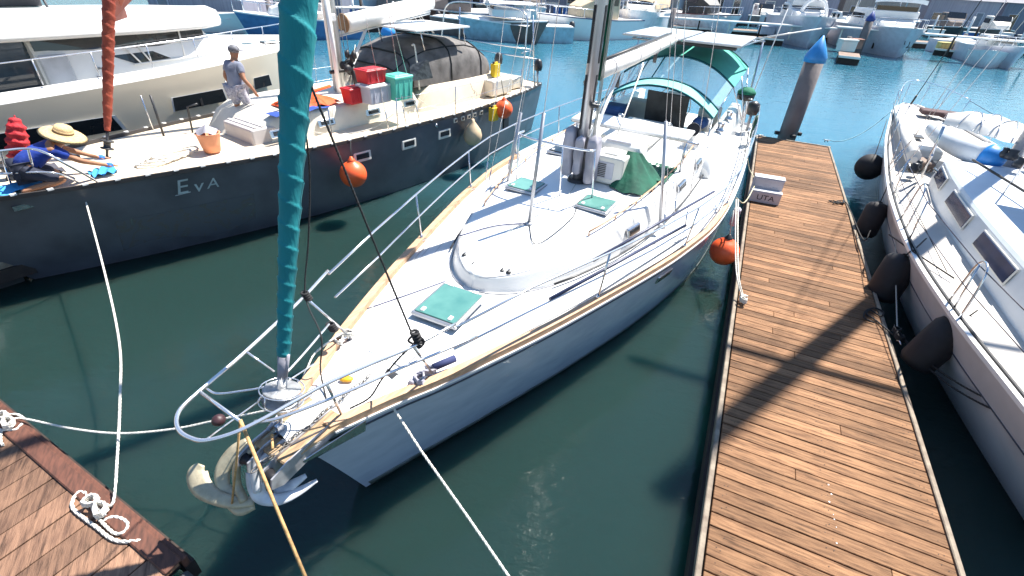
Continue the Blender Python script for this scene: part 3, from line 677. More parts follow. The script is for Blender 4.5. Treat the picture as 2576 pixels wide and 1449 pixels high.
an = MB(); an.tube([M.w(13.6, 1.5, 1.3), M.w(13.75, 1.75, 4.0)], .012, 6); an.tube([M.w(13.5, 1.2, 3.3), M.w(14.6, 2.6, 3.6)], .018, 6); obj('antenna', an, gel, mboat)
rc = MB(); rc.lathe([(.02, 0), (.14, .02), (.15, .1), (.1, .18), (.02, .2)], M.w(8.6, -1.1, 2.55), n=14); rc.tube([M.w(8.6, -1.1, 1.7), M.w(8.6, -1.1, 2.56)], .02, 8); obj('ventilator', rc, dark, mboat)
cl_ = MB(); rnd = random.Random(12)
for (s, t, z, a, b, c) in ((10.6, -.55, 1.85, .3, .5, .45), (10.4, .95, 1.75, .5, .35, .3), (11.3, -1.0, 1.55, .6, .4, .35), (12.4, .8, 1.6, .5, .5, .4)): cl_.box(M.w(s, t, z), a, b, c, M.R())
objs('cockpit_locker', cl_, mat('grey_plastic', (.38, .38, .37), .6), mboat, bevel=.04)
bl = MB()
for (s, t, z, a, b, c) in ((10.0, -.95, 1.8, .5, .5, .4), (9.9, 1.0, 1.95, .3, .3, .2)): bl.box(M.w(s, t, z), a, b, c, M.R())
objs('blue_cushion', bl, mat('blue_cushion', (.02, .07, .22), .8), mboat, bevel=.06)
# --- stanchions, rails, lifelines
ST = [3.36, 5.42, 7.5, 9.5, 11.4, 13.2]
for side in (1, -1):
    for s in ST:
        b = mB(s) - .03; z0 = mZ(s) - .02; st_ = MB(); st_.tube([M.w(s, side * b, z0), M.w(s, side * (b + .05), z0 + .66)], .0125, 8); st_.tube([M.w(s, side * b, z0), M.w(s, side * b, z0 + .07)], .02, 8); st_.box(M.w(s, side * (b - .01), z0 + .005), .10, .07, .012, M.R())
        obj('stanchion', st_, steel, mboat)
    top = [(1.30, .745)] + [(s, mB(s) + .02) for s in (2.2, 3.36, 4.4, 5.42, 6.4, 7.5, 8.5, 9.5, 10.5, 11.4, 12.3, 13.2)]
    P = [M.w(s, side * t, mZ(s) + .64 - (.05 if s < 2 else 0)) for s, t in top]; obj('top_rail', MB().tube(P, .0125, 8), steelw, mboat)
    P = [M.w(s, side * (t - .03), mZ(s) + .33) for s, t in top]; obj('mid_rail', MB().tube(P, .011, 8), steelw, mboat)
# pulpit
def zt(pts, z): return [at(u, v, z) for u, v in pts]
star = zt([(765, 746), (690, 817), (600, 900), (500, 985), (455, 1028), (444, 1058), (452, 1084), (478, 1101), (515, 1108), (580, 1092), (650, 1060), (740, 1010), (820, 966), (930, 917), (1040, 871)], 2.0)
pts = [M.w(1.30, -.745, 2.0)] + star + [M.w(1.30, .745, 2.0)]
pm = MB().tube(spline(pts, 5), .0135, 10); po = obj('pulpit', pm, steelw, mboat)
pm = MB(); pm.tube(zt([(502, 985), (607, 1062)], 2.0), .0125, 8)
drum_c = M.w(.12, 0, 1.72)
low = zt([(828, 815), (735, 922), (680, 968), (600, 985), (545, 990), (520, 978)], 1.80); pm.tube(spline(low, 5), .009, 8)
pm.tube(zt([(620, 885)], 2.0) + zt([(690, 935)], 1.82), .008, 8)
pm.tube(spline([at(520, 1105, 2.0), at(560, 1075, 1.9), at(700, 975, 1.72), at(790, 915, 1.72)], 4), .006, 6)
pm.tube(spline(zt([(640, 1060), (700, 1052), (880, 983), (1010, 925), (1090, 893), (1200, 846)], 1.78), 4), .0125, 8)
for a, b in (((765, 746), (882, 848)), ((1040, 871), (1090, 942)), ((822, 966), (862, 1048))):
    pm.tube([at(a[0], a[1], 2.0), at(b[0], b[1], 1.36)], .0125, 8)
obj('pulpit_braces', pm, steelw, po)
# --- bow platform, anchors' roller, furler
bpw = mat('weathered_teak', (.45, .31, .18), .8, col2=(.25, .17, .10), vscale=9, stretch=(6, 1, 4), ang=28, bump=.3, bscale=20)
b = MB(); b.prism([M.w(.42, -.27, 1.385), M.w(-.12, -.15, 1.36), M.w(-.12, .22, 1.36), M.w(.42, .30, 1.385)], V(0, 0, .035)); bpo = obj('bow_platform', b, bpw, mboat, bevel=.01)
b = MB()
for t in (.23, .12, -.03, -.14):
    b.prism([M.w(.45, t - .005, 1.31), M.w(-.18, t - .005, 1.24), M.w(-.27, t - .005, 1.29), M.w(-.25, t - .005, 1.38), M.w(-.1, t - .005, 1.42), M.w(.45, t - .005, 1.43)], M.lt * .014)
objs('roller_cheek', b, mat('weathered_steel', (.50, .50, .52), .45, .5, var=.15, vscale=8), bpo)
for t in (.175, -.085):
    b = MB().tube([M.w(-.21, t - .045, 1.32), M.w(-.21, t, 1.32), M.w(-.21, t + .045, 1.32)], [.05, .03, .05], 12); obj('roller', b, black, bpo)
b = MB(); b.prism([M.w(.05, .2, 1.20), M.w(.55, .33, 1.15), M.w(.55, .36, 1.30), M.w(-.1, .22, 1.30)], V(0, 0, .012) + M.lt * -.01); b.box(M.w(.30, .02, 1.32), .5, .40, .08, M.R()); obj('bow_fitting', b, steel, bpo, bevel=.01)
b = MB()
for i in range(26):
    s = .85 - i * .045; c = M.w(s, .11 + .012 * math.sin(i), 1.432 + (.0 if s > -.3 else -.05)); d = M.ax; q = M.lt if i % 2 else V(0, 0, 1)
    b.tube([c + d * .028 * math.cos(a) + q * .014 * math.sin(a) for a in [k * math.pi / 5 for k in range(10)]], .0045, 5, closed=True)
obj('anchor_chain', b, mat('dull_chain', (.16, .15, .14), .6, .5), mboat)
b = MB(); b.box(M.w(1.28, .05, 1.392), .30, .42, .012, M.R()); b.box(M.w(1.07, .06, 1.385), .05, .44, .02, M.R()); obj('locker_lid', b, gel, mboat, bevel=.006)
b = MB(); b.box(M.w(1.03, .06, 1.383), .10, .42, .01, M.R()); obj('locker_gap', b, dark, mboat)
b = MB().ball(M.w(.72, -.02, 1.44), .06, 10, (1.1, .6, .35)); obj('chafe_marker', b, mat('amber_plastic', (.85, .42, .02), .5), mboat)
# furler drum and headsail
fs = lambda z: M.w(.06 + (z - 1.5) * .30, -.02, z)
fax = (fs(3) - fs(2)).normalized()
b = MB(); b.lathe([(.13, 0), (.135, .008), (.13, .016), (.06, .02), (.06, .09), (.13, .095), (.135, .103), (.13, .11), (.035, .12), (.035, .25)], fs(1.70), fax, 24); fd = obj('furler_drum', b, galv, mboat)
b = MB(); q1 = fax.orthogonal().normalized(); q2 = fax.cross(q1)
for hh in (.0, .10): b.tube([fs(1.71) + fax * hh + (q1 * math.cos(a) + q2 * math.sin(a)) * .155 for a in [k * math.pi / 14 for k in range(28)]], .005, 6, closed=True)
for k in range(4): a = k * math.pi / 2 + .4; b.tube([fs(1.71) + (q1 * math.cos(a) + q2 * math.sin(a)) * .155, fs(1.71) + fax * .10 + (q1 * math.cos(a) + q2 * math.sin(a)) * .155], .005, 6)
objs('drum_guard', b, steelw, fd)
b = MB(); b.tube([fs(1.40), fs(1.72)], .016, 8); b.box(fs(1.45), .05, .04, .12, M.R()); b.box(fs(1.62), .05, .05, .10, M.R()); obj('toggle', b, steel, fd)
b = MB(); b.tube([fs(1.86), fs(2.12)], [.034, .042], 14); b.tube([fs(1.92) + M.lt * .035, fs(2.1) + M.lt * .05], .012, 6); obj('tack_swivel', b, greycloth, fd)
RT = [(2.08, .046), (2.4, .052), (2.9, .064), (3.46, .078), (3.9, .095), (4.3, .104), (5.5, .12), (9, .11), (14, .07), (16.5, .03)]
hsail = MB(); rings = []; NZ = 900
th0 = 0
zz = 2.08; ph = 0
while zz < 16.4:
    r = smt(RT, zz); pitch = lerpt([(2, .085), (3, .14), (4, .24), (5, .3), (16, .4)], zz); o = fs(zz); ring = []
    step = .0085 if zz < 5.2 else .06
    for k in range(28):
        a = k / 28; v = (ph + a) % 1.0
        saw = (v ** 3) * .13 - .05; wob = .03 * math.sin(a * 19 + zz * 23) * math.sin(zz * 11)
        ring.append(o + (q1 * math.cos(2 * math.pi * a) + q2 * math.sin(2 * math.pi * a)) * r * (1 + saw + wob))
    rings.append(ring); ph += step / pitch; zz += step
hsail.loft(rings, True); obj('furled_headsail', hsail, teal, mboat)
b = MB(); b.tube([fs(16.3), M.w(5.2, 0, 18)], .008, 6); obj('forestay', b, steel, mboat)
# --- standing rigging
for side in (1, -1):
    b = MB()
    for s, t, sz in ((5.75, 1.78, 17.4), (5.45, 1.55, 9.5), (6.1, 1.55, 9.5)):
        p = M.w(s, side * t, 1.28); q = M.w(5.75, side * .1, sz) if sz < 10 else M.w(5.8, side * .15, sz); b.tube([p, q], .0048, 6)
        b.tube([p, p.lerp(q, .35 / (q - p).length)], .012, 6)
    obj('shroud', b, steel, mboat)
b = MB(); b.tube([M.w(13.9, .3, 1.3), M.w(6, 0, 17.8)], .004, 6); obj('backstay', b, steel, mboat)
for (s, t, z1, s2, t2, z2, lab) in ((4.0, .02, 3.05, 5.5, 0, 13, ''), (5.10, -1.0, 2.72, 5.7, -.1, 9.2, ''), (5.66, 1.42, 2.85, 5.7, .1, 9.2, '')):
    p = M.w(s, t, cz(s, t) if abs(t) < .5 else 1.35); q = M.w(s2, t2, z2); k = (z1 - p.z) / (q.z - p.z); b = MB(); b.tube([p, p.lerp(q, k)], .024, 10); b.lathe([(.05, 0), (.05, .02), (.02, .03)], p, n=12); b.tube([p.lerp(q, k), q], .005, 6); obj('stay_tube', b, alu, mboat)
# granny bar
b = MB(); hoop = zt([(1320, 371)], 2.45) + zt([(1345, 385), (1400, 392), (1460, 397), (1518, 399)], 2.40)
b.tube(spline([M.w(5.35, -.85, 2.42), M.w(5.12, -.8, 2.44), M.w(4.98, -.5, 2.45), M.w(4.95, 0, 2.45), M.w(5.0, .36, 2.45), M.w(5.1, .42, 2.44)], 5), .016, 8)
for p, q in ((M.w(5.10, .42, 2.44), M.w(5.15, .46, 1.68)), (M.w(4.97, -.02, 2.45), M.w(5.0, .0, 1.68)), (M.w(5.1, -.8, 2.44), M.w(5.2, -.85, 1.66))): b.tube([p, q], .012, 8)
obj('mast_guard_rail', b, steelw, mboat)
# --- lines on deck
b = MB().use(ropeb)
def dl_line(pts, r, m, n=5):
    b.use(m); b.tube(spline([M.w(s, t, (cz(s, t) if (abs(t) < cb(s) - .05 and s > 2.7) else deckz(s, t)) + .012) for s, t in pts], 6), r, n)
gr_rope = mat('grey_rope', (.42, .44, .42), .8); br_rope = mat('navy_rope', (.03, .04, .12), .8)
dl_line([(4.0, .02), (3.6, .35), (4.4, .45), (4.85, .36)], .006, ropeb); dl_line([(4.0, 0), (3.7, -.35), (3.3, -.62)], .009, br_rope)
dl_line([(3.0, -.3), (3.7, -.1), (4.9, .1), (5.5, .05)], .005, gr_rope); dl_line([(1.7, -.75), (2.2, -.5), (2.6, -.35)], .006, br_rope)
dl_line([(5.1, .5), (5.4, .8), (6.2, 1.0), (7.2, 1.1)], .006, gr_rope); dl_line([(6.9, .6), (5.9, .95), (5.6, 1.1)], .006, ropew)
for side in (1, -1): dl_line([(1.3, side * .55), (2.4, side * .92), (4.5, side * 1.5), (6.5, side * 1.85), (9, side * 1.92), (12, side * 1.75)], .005, gr_rope)
obj('deck_lines', b, None, mboat)
# things stowed along the port rail: boat hook and lashed poles
b = MB(); b.tube([M.w(2.5, mB(2.5) - .02, mZ(2.5) + .36), M.w(5.2, mB(5.2) - .02, mZ(5) + .42)], .02, 8); b.tube([M.w(3.2, mB(3.2) - .06, mZ(3) + .56), M.w(6.3, mB(6.3) - .1, mZ(6) + .6)], .018, 8); objs('lashed_pole', b, mat('navy_pole', (.05, .06, .12), .4), mboat)
# deck cleats
for s, t in ((1.15, .50), (1.15, -.50), (7.3, 1.98), (7.3, -1.98), (13.3, 1.65), (13.3, -1.65)):
    obj('deck_cleat', cleat_mb(MB(), M.w(s, t, deckz(s, t)), M.ax, .24), steel, mboat)
b = MB(); b.use(ropew); b.rope(wraps(M.w(1.15, -.5, deckz(1.15, -.5)), M.ax, .01, 3, .2, 4), .009); b.rope(spline([M.w(1.15, -.5, 1.45), M.w(1.0, -.46, 1.50), M.w(.8, -.50, 1.44), M.w(.62, -.42, 1.40)], 5), .01); obj('cleated_line', b, None, mboat)
b = MB(); b.use(greycloth); b.rope(wraps(M.w(1.15, .5, deckz(1.15, .5)), M.ax, .01, 4, .22, 6), .012); b.tube([M.w(1.0, .46, 1.40), M.w(1.14, .42, 1.38)], .03, 8); b.use(br_rope); b.tube([M.w(1.25, .52, 1.43), M.w(1.45, .62, 1.44)], .035, 8); obj('chafe_gear', b, None, mboat)
# black lashings from the rails up to the furled sail
knot = M.w(.93, .62, 2.0)
lk = MB(); lk.rope(spline([knot, knot.lerp(M.w(.80, -.02, 4.05), .5), M.w(.80, .0, 4.05)], 4), .0085)
for i in range(5): lk.tube([knot + V(.03 * math.cos(a) + .008 * i, .03 * math.sin(a), .10 - .028 * i) for a in [k * math.pi / 5 for k in range(10)]], .011, 6, closed=True)
lk.tube(spline([knot + V(0, 0, .09), knot + V(-.06, .02, 0), knot + V(-.03, .04, -.05)], 5), .010, 6); lk.tube(spline([knot + V(0, 0, .09), knot + V(.07, .0, .02), knot + V(.03, -.03, -.03), knot + V(.0, 0, .03)], 5), .010, 6)
lk.rope(spline([knot, at(1000, 905, 1.85), at(960, 955, 1.6), at(930, 1000, 1.46), at(880, 1028, 1.41)], 6), .009)
single('black_lashing', lk, ropeb, 'black rope knotted to the near bow rail beside the square foredeck hatch', 'rope')
k2 = at(768, 744, 2.0); lk = MB(); lk.rope(spline([M.w(.80, -.05, 4.05), at(777, 400, 3.2), at(776, 600, 2.5), k2, at(808, 845, 1.8), at(806, 930, 1.5), at(822, 1010, 1.42)], 6), .008)
for i in range(4): lk.tube([k2 + V(.028 * math.cos(a) + .008 * i, .028 * math.sin(a), .03 - .02 * i) for a in [k * math.pi / 5 for k in range(10)]], .010, 6, closed=True)
k3 = at(832, 822, 1.66); 
for i in range(4): lk.tube([k3 + V(.035 * math.cos(a) + .008 * i, .03 * math.sin(a), .03 - .02 * i) for a in [k * math.pi / 5 for k in range(10)]], .011, 6, closed=True)
single('black_lashing', lk, ropeb, 'black rope hanging behind the teal furled headsail, tied to the far bow rail', 'rope')
# ================================================================ anchors hanging on the bow
def blade(mb, pts, wid, side, th=.012):
    rings = []; pts = [Vector(p) for p in pts]
    for i, p in enumerate(pts):
        d = (pts[min(i + 1, len(pts) - 1)] - pts[max(i - 1, 0)]).normalized(); s = d.cross(Vector(side)).normalized(); n = d.cross(s); w_ = wid[i]
        rings.append([p + s * w_ * x + n * (th * z - w_ * .16 * (1 - x * x)) for x, z in ((-1, .3), (-.5, .5), (0, .5), (.5, .5), (1, .3), (1, -.3), (.5, -.5), (0, -.5), (-.5, -.5), (-1, -.3))])
    return mb.loft(rings, True)
galvy = mat('stained_galvanised', (.50, .44, .31), .5, .35, col2=(.38, .33, .23), vscale=16, bump=.12); galvw = mat('zinc_white_anchor', (.66, .67, .70), .5, .1, var=.1, vscale=8)
def anchor(shank, claws, m, label):
    t = thing('anchor', label, 'anchor', shank[-1], 'anchors on the bow rollers')
    b = MB(); pts = spline(shank, 6); n = len(pts); rings = []
    b.tube(pts, [.022 + .012 * i / n for i in range(n)], 8); obj('shank', b, m, t)
    for c, wd_, sd_ in claws:
        b = MB(); P = spline(c, 6); n = len(P); W_ = [smt([(i / (len(wd_) - 1), x) for i, x in enumerate(wd_)], k / (n - 1)) for k in range(n)]; blade(b, P, W_, sd_); obj('fluke', b, m, t)
    return t
NV = V(.1, -.55, .8)
anchor([at(720, 1062, 1.40), at(640, 1128, 1.36), at(600, 1160, 1.28), at(596, 1215, 1.10), at(615, 1262, 1.0)],
       [([at(640, 1262, 1.0), at(590, 1264, 1.0), at(545, 1252, 1.0), at(508, 1225, 1.03), at(496, 1190, 1.08), at(506, 1168, 1.12)], [.035, .045, .055, .075, .075, .03], NV),
        ([at(640, 1268, .98), at(605, 1280, .95), at(575, 1272, .95)], [.04, .05, .02], NV),
        ([at(592, 1250, 1.0), at(563, 1225, 1.03), at(562, 1180, 1.12), at(590, 1140, 1.22), at(625, 1115, 1.27)], [.03, .05, .06, .065, .05], NV)], galvy,
       'yellow stained claw anchor on the far bow roller with broad flukes')
anchor([at(775, 1072, 1.41), at(705, 1118, 1.38), at(655, 1160, 1.32), at(640, 1190, 1.25), at(648, 1235, 1.10)],
       [([at(637, 1185, 1.22), at(644, 1225, 1.12), at(660, 1252, 1.04), at(705, 1256, 1.0), at(755, 1234, .98), at(798, 1208, 1.0)], [.055, .06, .05, .042, .032, .014], NV),
        ([at(690, 1240, 1.0), at(730, 1222, 1.02), at(770, 1196, 1.06)], [.045, .04, .018], NV), ([at(700, 1160, 1.15), at(712, 1195, 1.1), at(698, 1222, 1.05)], [.03, .04, .015], NV)], galvw,
       'pale grey claw anchor on the near bow roller, fluke pointing right')
# tan lines at the bow
tl = MB(); tl.tube([at(604, 1056, 2.02), at(690, 1265, 1.55), at(772, 1460, 1.30)], .011, 8); 
single('tan_line', tl, ropeo, 'tan line running from the pulpit tip down to the bottom border of the photo', 'rope')
tl = MB(); tl.tube([at(604, 1062, 1.99), at(594, 1170, 1.5), at(583, 1272, .97)], .008, 7); tl.tube(zt([(684, 1093), (686, 1130)], 1.5), .010, 7)
single('tan_line', tl, ropeo, 'short tan line hanging from the pulpit to the yellow stained anchor', 'rope')
bb = MB().ball(at(550, 1057, 1.82), .045, 12, (1, 1, .9)); single('float_ball', bb, mat('dark_red_plastic', (.05, .02, .025), .5), 'small dark ball hanging inside the pulpit hoop at the bow', 'float')
# ================================================================ the dark yacht
EVB = [(0, .12), (.6, .42), (1.36, .74), (2.4, 1.05), (3.44, 1.30), (4.88, 1.63), (6.5, 1.84), (8.13, 1.92), (9.94, 1.98), (12.8, 1.68), (14.3, 1.35)]
EVW = [(0, .01), (.05, .22), (.13, .55), (.27, 1.07), (.37, 1.34), (.51, 1.62), (.63, 1.68), (.8, 1.52), (1, .95)]
eB = lambda s: smt(EVB, s); eW = lambda u: smt(EVW, u); eZ = lambda s: 1.50 + .10 * max(0, 1 - s / 6)
charcoal = mat('charcoal_hull', (.12, .124, .145), .38, var=.1, vscale=1.5, coat=.15)
cream = mat('cream_deck', (.72, .62, .48), .65, col2=(.66, .55, .42), vscale=3, bump=.15, bscale=80)
creamw = mat('cream_gelcoat', (.72, .67, .57), .45, var=.03)
boat2 = thing('sailing_yacht', 'dark grey yacht with cream deck and the name on its bow', 'yacht', EV.w(7, 0, 0))
obj('hull', hull_mb(EV, 14.3, eB, eW, eZ, 1.6, charcoal), None, boat2)
obj('deck', deck_mb(EV, 14.3, eB, eZ, cream, camber=.06, drop=.05), None, boat2)
rail2 = mat('dark_toe_rail', (.05, .045, .045), .6)
for side in (1, -1):
    ro = obj('toe_rail', band_mb(EV, .05, 14.2, eB, eZ, .035, .06, rail2, side, off=.012, dz=.012), None, boat2)
    b = MB()
    for i in range(38):
        s = .4 + i * .37; b.box(EV.w(s, side * (eB(s)), eZ(s) + .016), .07, .05, .022, EV.R())
    objs('rail_fitting', b, gel, ro)
def hull_t(L, Bn, Wn, zs, s0w, s, z, zb=-.35):
    k = (z - zb) / (zs(s) - zb); s0 = s0w * (1 - k) ** .9; u = (s - s0) / (L - s0); return Wn(u) + (Bn(L * u) - Wn(u)) * k ** .75
et = lambda s, z: hull_t(14.3, eB, eW, eZ, 1.6, s, z)
# name
letters = mat('pale_lettering', (.50, .58, .60), .5)
tm = MB()
def placer(s0, z0, sh=.12):
    return lambda x, y: (lambda s, z: EV.w(s, et(s, z) + .008, z))(s0 + x + y * sh, z0 + y)
text_mb('E', .37, placer(3.40, 1.235), mb=tm); text_mb('v', .33, placer(3.63, 1.20), mb=tm); text_mb('A', .27, placer(3.84, 1.20), mb=tm)
tm.add([EV.w(3.28, et(3.28, 1.08) + .009, 1.10), EV.w(3.5, et(3.5, 1.1) + .009, 1.115), EV.w(3.5, et(3.5, 1.1) + .009, 1.135), EV.w(3.3, et(3.3, 1.08) + .009, 1.13)], [(0, 1, 2, 3)])
obj('name_lettering', tm, letters, boat2)
# faint mottled patch on the bow
mottle = bpy.data.materials.new('faint_mottle'); mottle.use_nodes = True; nt = mottle.node_tree; N = nt.nodes; Lk = nt.links; b_ = N['Principled BSDF']; tc = N.new('ShaderNodeTexCoord')
n1 = N.new('ShaderNodeTexNoise'); n1.inputs['Scale'].default_value = 3.2; n1.inputs['Distortion'].default_value = 2.5; n1.inputs['Detail'].default_value = 6; Lk.new(tc.outputs['Object'], n1.inputs[0])
cr_ = N.new('ShaderNodeValToRGB'); Lk.new(n1.outputs[0], cr_.inputs[0]); el = cr_.color_ramp.elements; el[0].position = .54; el[0].color = (.12, .124, .145, 1); el[1].position = .78; el[1].color = (.20, .22, .20, 1)
e_ = cr_.color_ramp.elements.new(.60); e_.color = (.13, .115, .105, 1); e_ = cr_.color_ramp.elements.new(.68); e_.color = (.11, .13, .14, 1)
Lk.new(cr_.outputs[0], b_.inputs['Base Color']); b_.inputs['Roughness'].default_value = .25
mm_ = MB()
def mf(a, b):
    s = 2.45 + 2.0 * a; z = .22 + .62 * b + .10 * math.sin(a * 7) * (1 - b); return EV.w(s, et(s, z) + .004, z)
mm_.grid(mf, 24, 8); obj('bow_mottle', mm_, mottle, boat2)
# hull portlights and scuppers
for s in (6.62, 7.87, 9.0):
    z = 1.10; t = et(s, z); d = (EV.w(s + .3, et(s + .3, z)) - EV.w(s - .3, et(s - .3, z))).normalized(); nn = V(d.y, -d.x, 0); up = V(0, 0, 1)
    if nn.dot(EV.lt) < 0: nn = -nn
    p = obj('hull_portlight', MB().box(EV.w(s, t, z), .42, .05, .22, (d, nn, up)), gel2, boat2, bevel=.03, bseg=2)
    obj('pane', MB().box(EV.w(s, t, z + .012) + nn * .018, .31, .03, .12, (d, nn, up)), glass, p, bevel=.02, bseg=2)
for s in (9.35, 9.62, 9.86, 10.1, 10.4):
    obj('scupper', MB().box(EV.w(s, et(s, 1.36) + .002, 1.36), .13, .03, .11, EV.R()), creamw, boat2, bevel=.01)
    b = MB().box(EV.w(s, et(s, 1.36) + .012, 1.36), .07, .03, .055, EV.R()); obj('scupper_hole', b, dark, [o for o in boat2.children if o.name.startswith('scupper')][-1])
b = MB(); b.lathe([(.045, 0), (.045, .03), (.02, .035)], EV.w(8.7, et(8.7, 1.36), 1.36), EV.lt, 12); b.box(EV.w(1.55, et(1.55, 1.38), 1.38), .22, .05, .07, EV.R()); obj('hawse', b, steel, boat2)
# coachroof
def roof2(s0, s1, hw, z0, z1, m, name, taper=.25, parent=boat2, tc=0, slope=.10, nose=.5):
    c = MB().use(m); rings = []
    for i in range(15):
        a = i / 14; s = s0 + (s1 - s0) * a; f = min(1, (a / .12) ** .6) if a < .12 else (min(1, ((1 - a) / .06) ** .5 + .001) if a > .94 else 1); b = hw * (nose + (1 - nose) * min(1, a * 3)); zt_ = z0 + (z1 - z0) * f
        rings.append([EV.w(s, tc + x, z) for x, z in ((-b, z0 - .1), (-b + slope * .5, zt_ - .06), (-b + slope, zt_), (0, zt_ + .04), (b - slope, zt_), (b - slope * .5, zt_ - .06), (b, z0 - .1))])
    c.loft(rings, False, (False, False)); return obj(name, c, None, parent)
roof2(4.9, 9.2, 1.12, 1.5, 1.96, creamw, 'coachroof', nose=.75)
roof2(8.9, 12.4, 1.28, 1.5, 2.02, cream, 'cockpit_coaming', nose=1)
for s in (5.35, 6.39, 7.61, 8.74):
    d = EV.ax; nn = (EV.lt + V(0, 0, .3)).normalized(); up = nn.cross(d); up = up if up.z > 0 else -up
    c = EV.w(s, 1.09, 1.70); p = obj('cabin_window', MB().box(c, .40, .03, .15, (d, nn, up)), steel, boat2, bevel=.02); obj('pane', MB().box(c + nn * .012, .30, .02, .085, (d, nn, up)), glass, p, bevel=.015)
# forward hatch with a slatted cover
hf = MB(); P0 = [(4.35, 1.25), (4.95, .1), (5.75, -.15), (5.6, 1.1)]; cen = (5.1, .6)
hb_ = MB(); pbox(hb_, EV, 5.45, .42, 1.62, 1.1, .95, .36); ho = obj('deck_house', hb_, mat('grey_slatted_cover', (.50, .47, .46), .8, col2=(.42, .39, .40), vscale=2), boat2, bevel=.04, bseg=2)
b = MB()
for i in range(7): pbox(b, EV, 5.02 + i * .14, .42, 1.81, .05, .9, .02)
objs('slat', b, mat('pale_batten', (.62, .60, .58), .7), ho)
# sprayhood enclosure
en = MB().use(ablack); rings = []
for s, hw, zb_, zt_ in ((8.35, .95, 2.0, 2.12), (8.55, 1.15, 2.02, 2.45), (8.9, 1.22, 2.02, 2.72), (9.5, 1.27, 2.02, 2.90), (10.2, 1.30, 2.03, 2.95), (10.9, 1.32, 2.03, 2.92), (11.4, 1.30, 2.03, 2.80), (11.8, 1.25, 2.03, 2.55), (11.9, 1.2, 2.03, 2.4)):
    r = []
    for i in range(17):
        a = math.pi * i / 16; x = math.copysign(abs(math.cos(a)) ** .55, math.cos(a)); y = math.sin(a) ** .55
        r.append(EV.w(s, hw * .88 * x, zb_ + (zt_ - zb_) * y + .01 * math.sin(i * 2.3 + s * 5)))
    rings.append(r)
en.loft(rings, False, (False, False)); en.add(rings[-1], [tuple(range(17))]); en.add(rings[0], [tuple(range(17))])
eo = obj('sprayhood', en, None, boat2)
b = MB()
for k in (1, 2, 4, 6): b.tube([p + V(0, 0, .012) for p in rings[k]], .022, 6)
for idx in (4, 12): b.tube([r[idx] + V(0, 0, .01) for r in rings], .014, 5)
obj('sprayhood_seams', b, blackcloth, eo)
b = MB(); b.add([EV.w(8.72, 1.16, 2.20), EV.w(9.35, 1.29, 2.22), EV.w(9.3, 1.20, 2.62), EV.w(8.85, 1.05, 2.52)], [(0, 1, 2, 3)]); b.add([EV.w(8.36, .55, 2.15), EV.w(8.36, -.5, 2.15), EV.w(8.55, -.5, 2.42), EV.w(8.55, .55, 2.42)], [(0, 1, 2, 3)])
objs('vinyl_window', b, mat('smoky_vinyl', (.06, .065, .07), .15, var=.2, vscale=6, distort=2), eo)
b = MB(); pbox(b, EV, 9.9, .4, 3.22, 1.9, 1.6, .035); sp_ = obj('solar_panel', b, white, boat2); b = MB()
for s, t in ((9.2, -.3), (9.2, 1.1), (10.7, -.3), (10.7, 1.1)): b.tube([EV.w(s, t, 3.2), EV.w(s + .1, t, 2.8)], .014, 6)
objs('panel_leg', b, steel, sp_)
# mast, boom
b = MB(); b.loft([[EV.w(7.62 + z * .003 + .15 * math.cos(a), .02 + .10 * math.sin(a), z) for a in [i * math.pi / 10 for i in range(20)]] for z in (1.9, 6, 13, 17)], True); m2 = obj('mast', b, gel, boat2)
b = MB(); b.tube([EV.w(7.42, .26, 1.95), EV.w(7.42, .26, 3.9)], .05, 10); obj('mast_pole', b, gel, m2)
b = MB(); rnd = random.Random(4)
for i in range(9):
    c = EV.w(7.75 + rnd.uniform(-.12, .12), .30 + rnd.uniform(-.1, .12), 2.60 + rnd.uniform(-.25, .18)); b.lathe([(.03, 0), (.085, .02), (.085, .07), (.03, .09)], c, V(rnd.uniform(-1, 1), rnd.uniform(-1, 1), rnd.uniform(-.5, 1)), 10)
b.tube([EV.w(7.3, .2, 2.42), EV.w(7.75, .3, 2.44)], .04, 8); b.tube([EV.w(7.8, .33, 2.5), EV.w(7.86, .34, 1.95)], .05, 8)
obj('mast_winches', b, black, m2)
b = MB()
for i in range(6): b.tube([EV.w(7.4 + .1 * i, .16 + .03 * (i % 2), 1.98), EV.w(7.55 + .03 * i, .10, 9)], .007, 5)
obj('halyards', b, gr_rope, m2)
for t in (-.16, .16):
    b = MB(); b.box(EV.w(7.52, t * 1.3, 3.45), .16, .12, .14, EV.R()); obj('mast_fitting', b, gel, m2, bevel=.02)
b = MB(); b.tube([EV.w(7.98, 0, 3.30), EV.w(8.05, 0, 3.30), EV.w(9.3, 0, 3.46), EV.w(10.75, 0, 3.66), EV.w(10.8, 0, 3.66)], [.15, .185, .19, .15, .10], 18); bo2 = obj('boom_cover', b, whitecloth, boat2)
b = MB(); b.tube([EV.w(7.8, 0, 3.12), EV.w(10.7, 0, 3.47)], .035, 8); b.tube([EV.w(7.8, 0, 3.06), EV.w(10.7, 0, 3.41)], .016, 8); obj('boom', b, gel, boat2)
b = MB(); b.lathe([(.12, 0), (.19, .01), (.19, .04), (.12, .06)], EV.w(7.94, 0, 3.31), EV.ax, 18); obj('boom_end', b, mat('brown_canvas', (.30, .17, .09), .8), bo2)
b = MB(); b.tube([EV.w(7.75, .06, 2.15), EV.w(8.55, .02, 3.15)], .035, 8); b.tube([EV.w(7.75, .06, 2.15), EV.w(8.2, .04, 2.7)], .055, 10); obj('boom_vang', b, gel, boat2)
b = MB()
for i, (s1_, t1_) in enumerate(((10.3, .1), (10.4, .05), (10.5, -.05), (10.2, 0))): b.tube([EV.w(9.8 + i * .15, 0, 3.5), EV.w(s1_ + .2 * i, t1_, 2.95)], .008, 5)
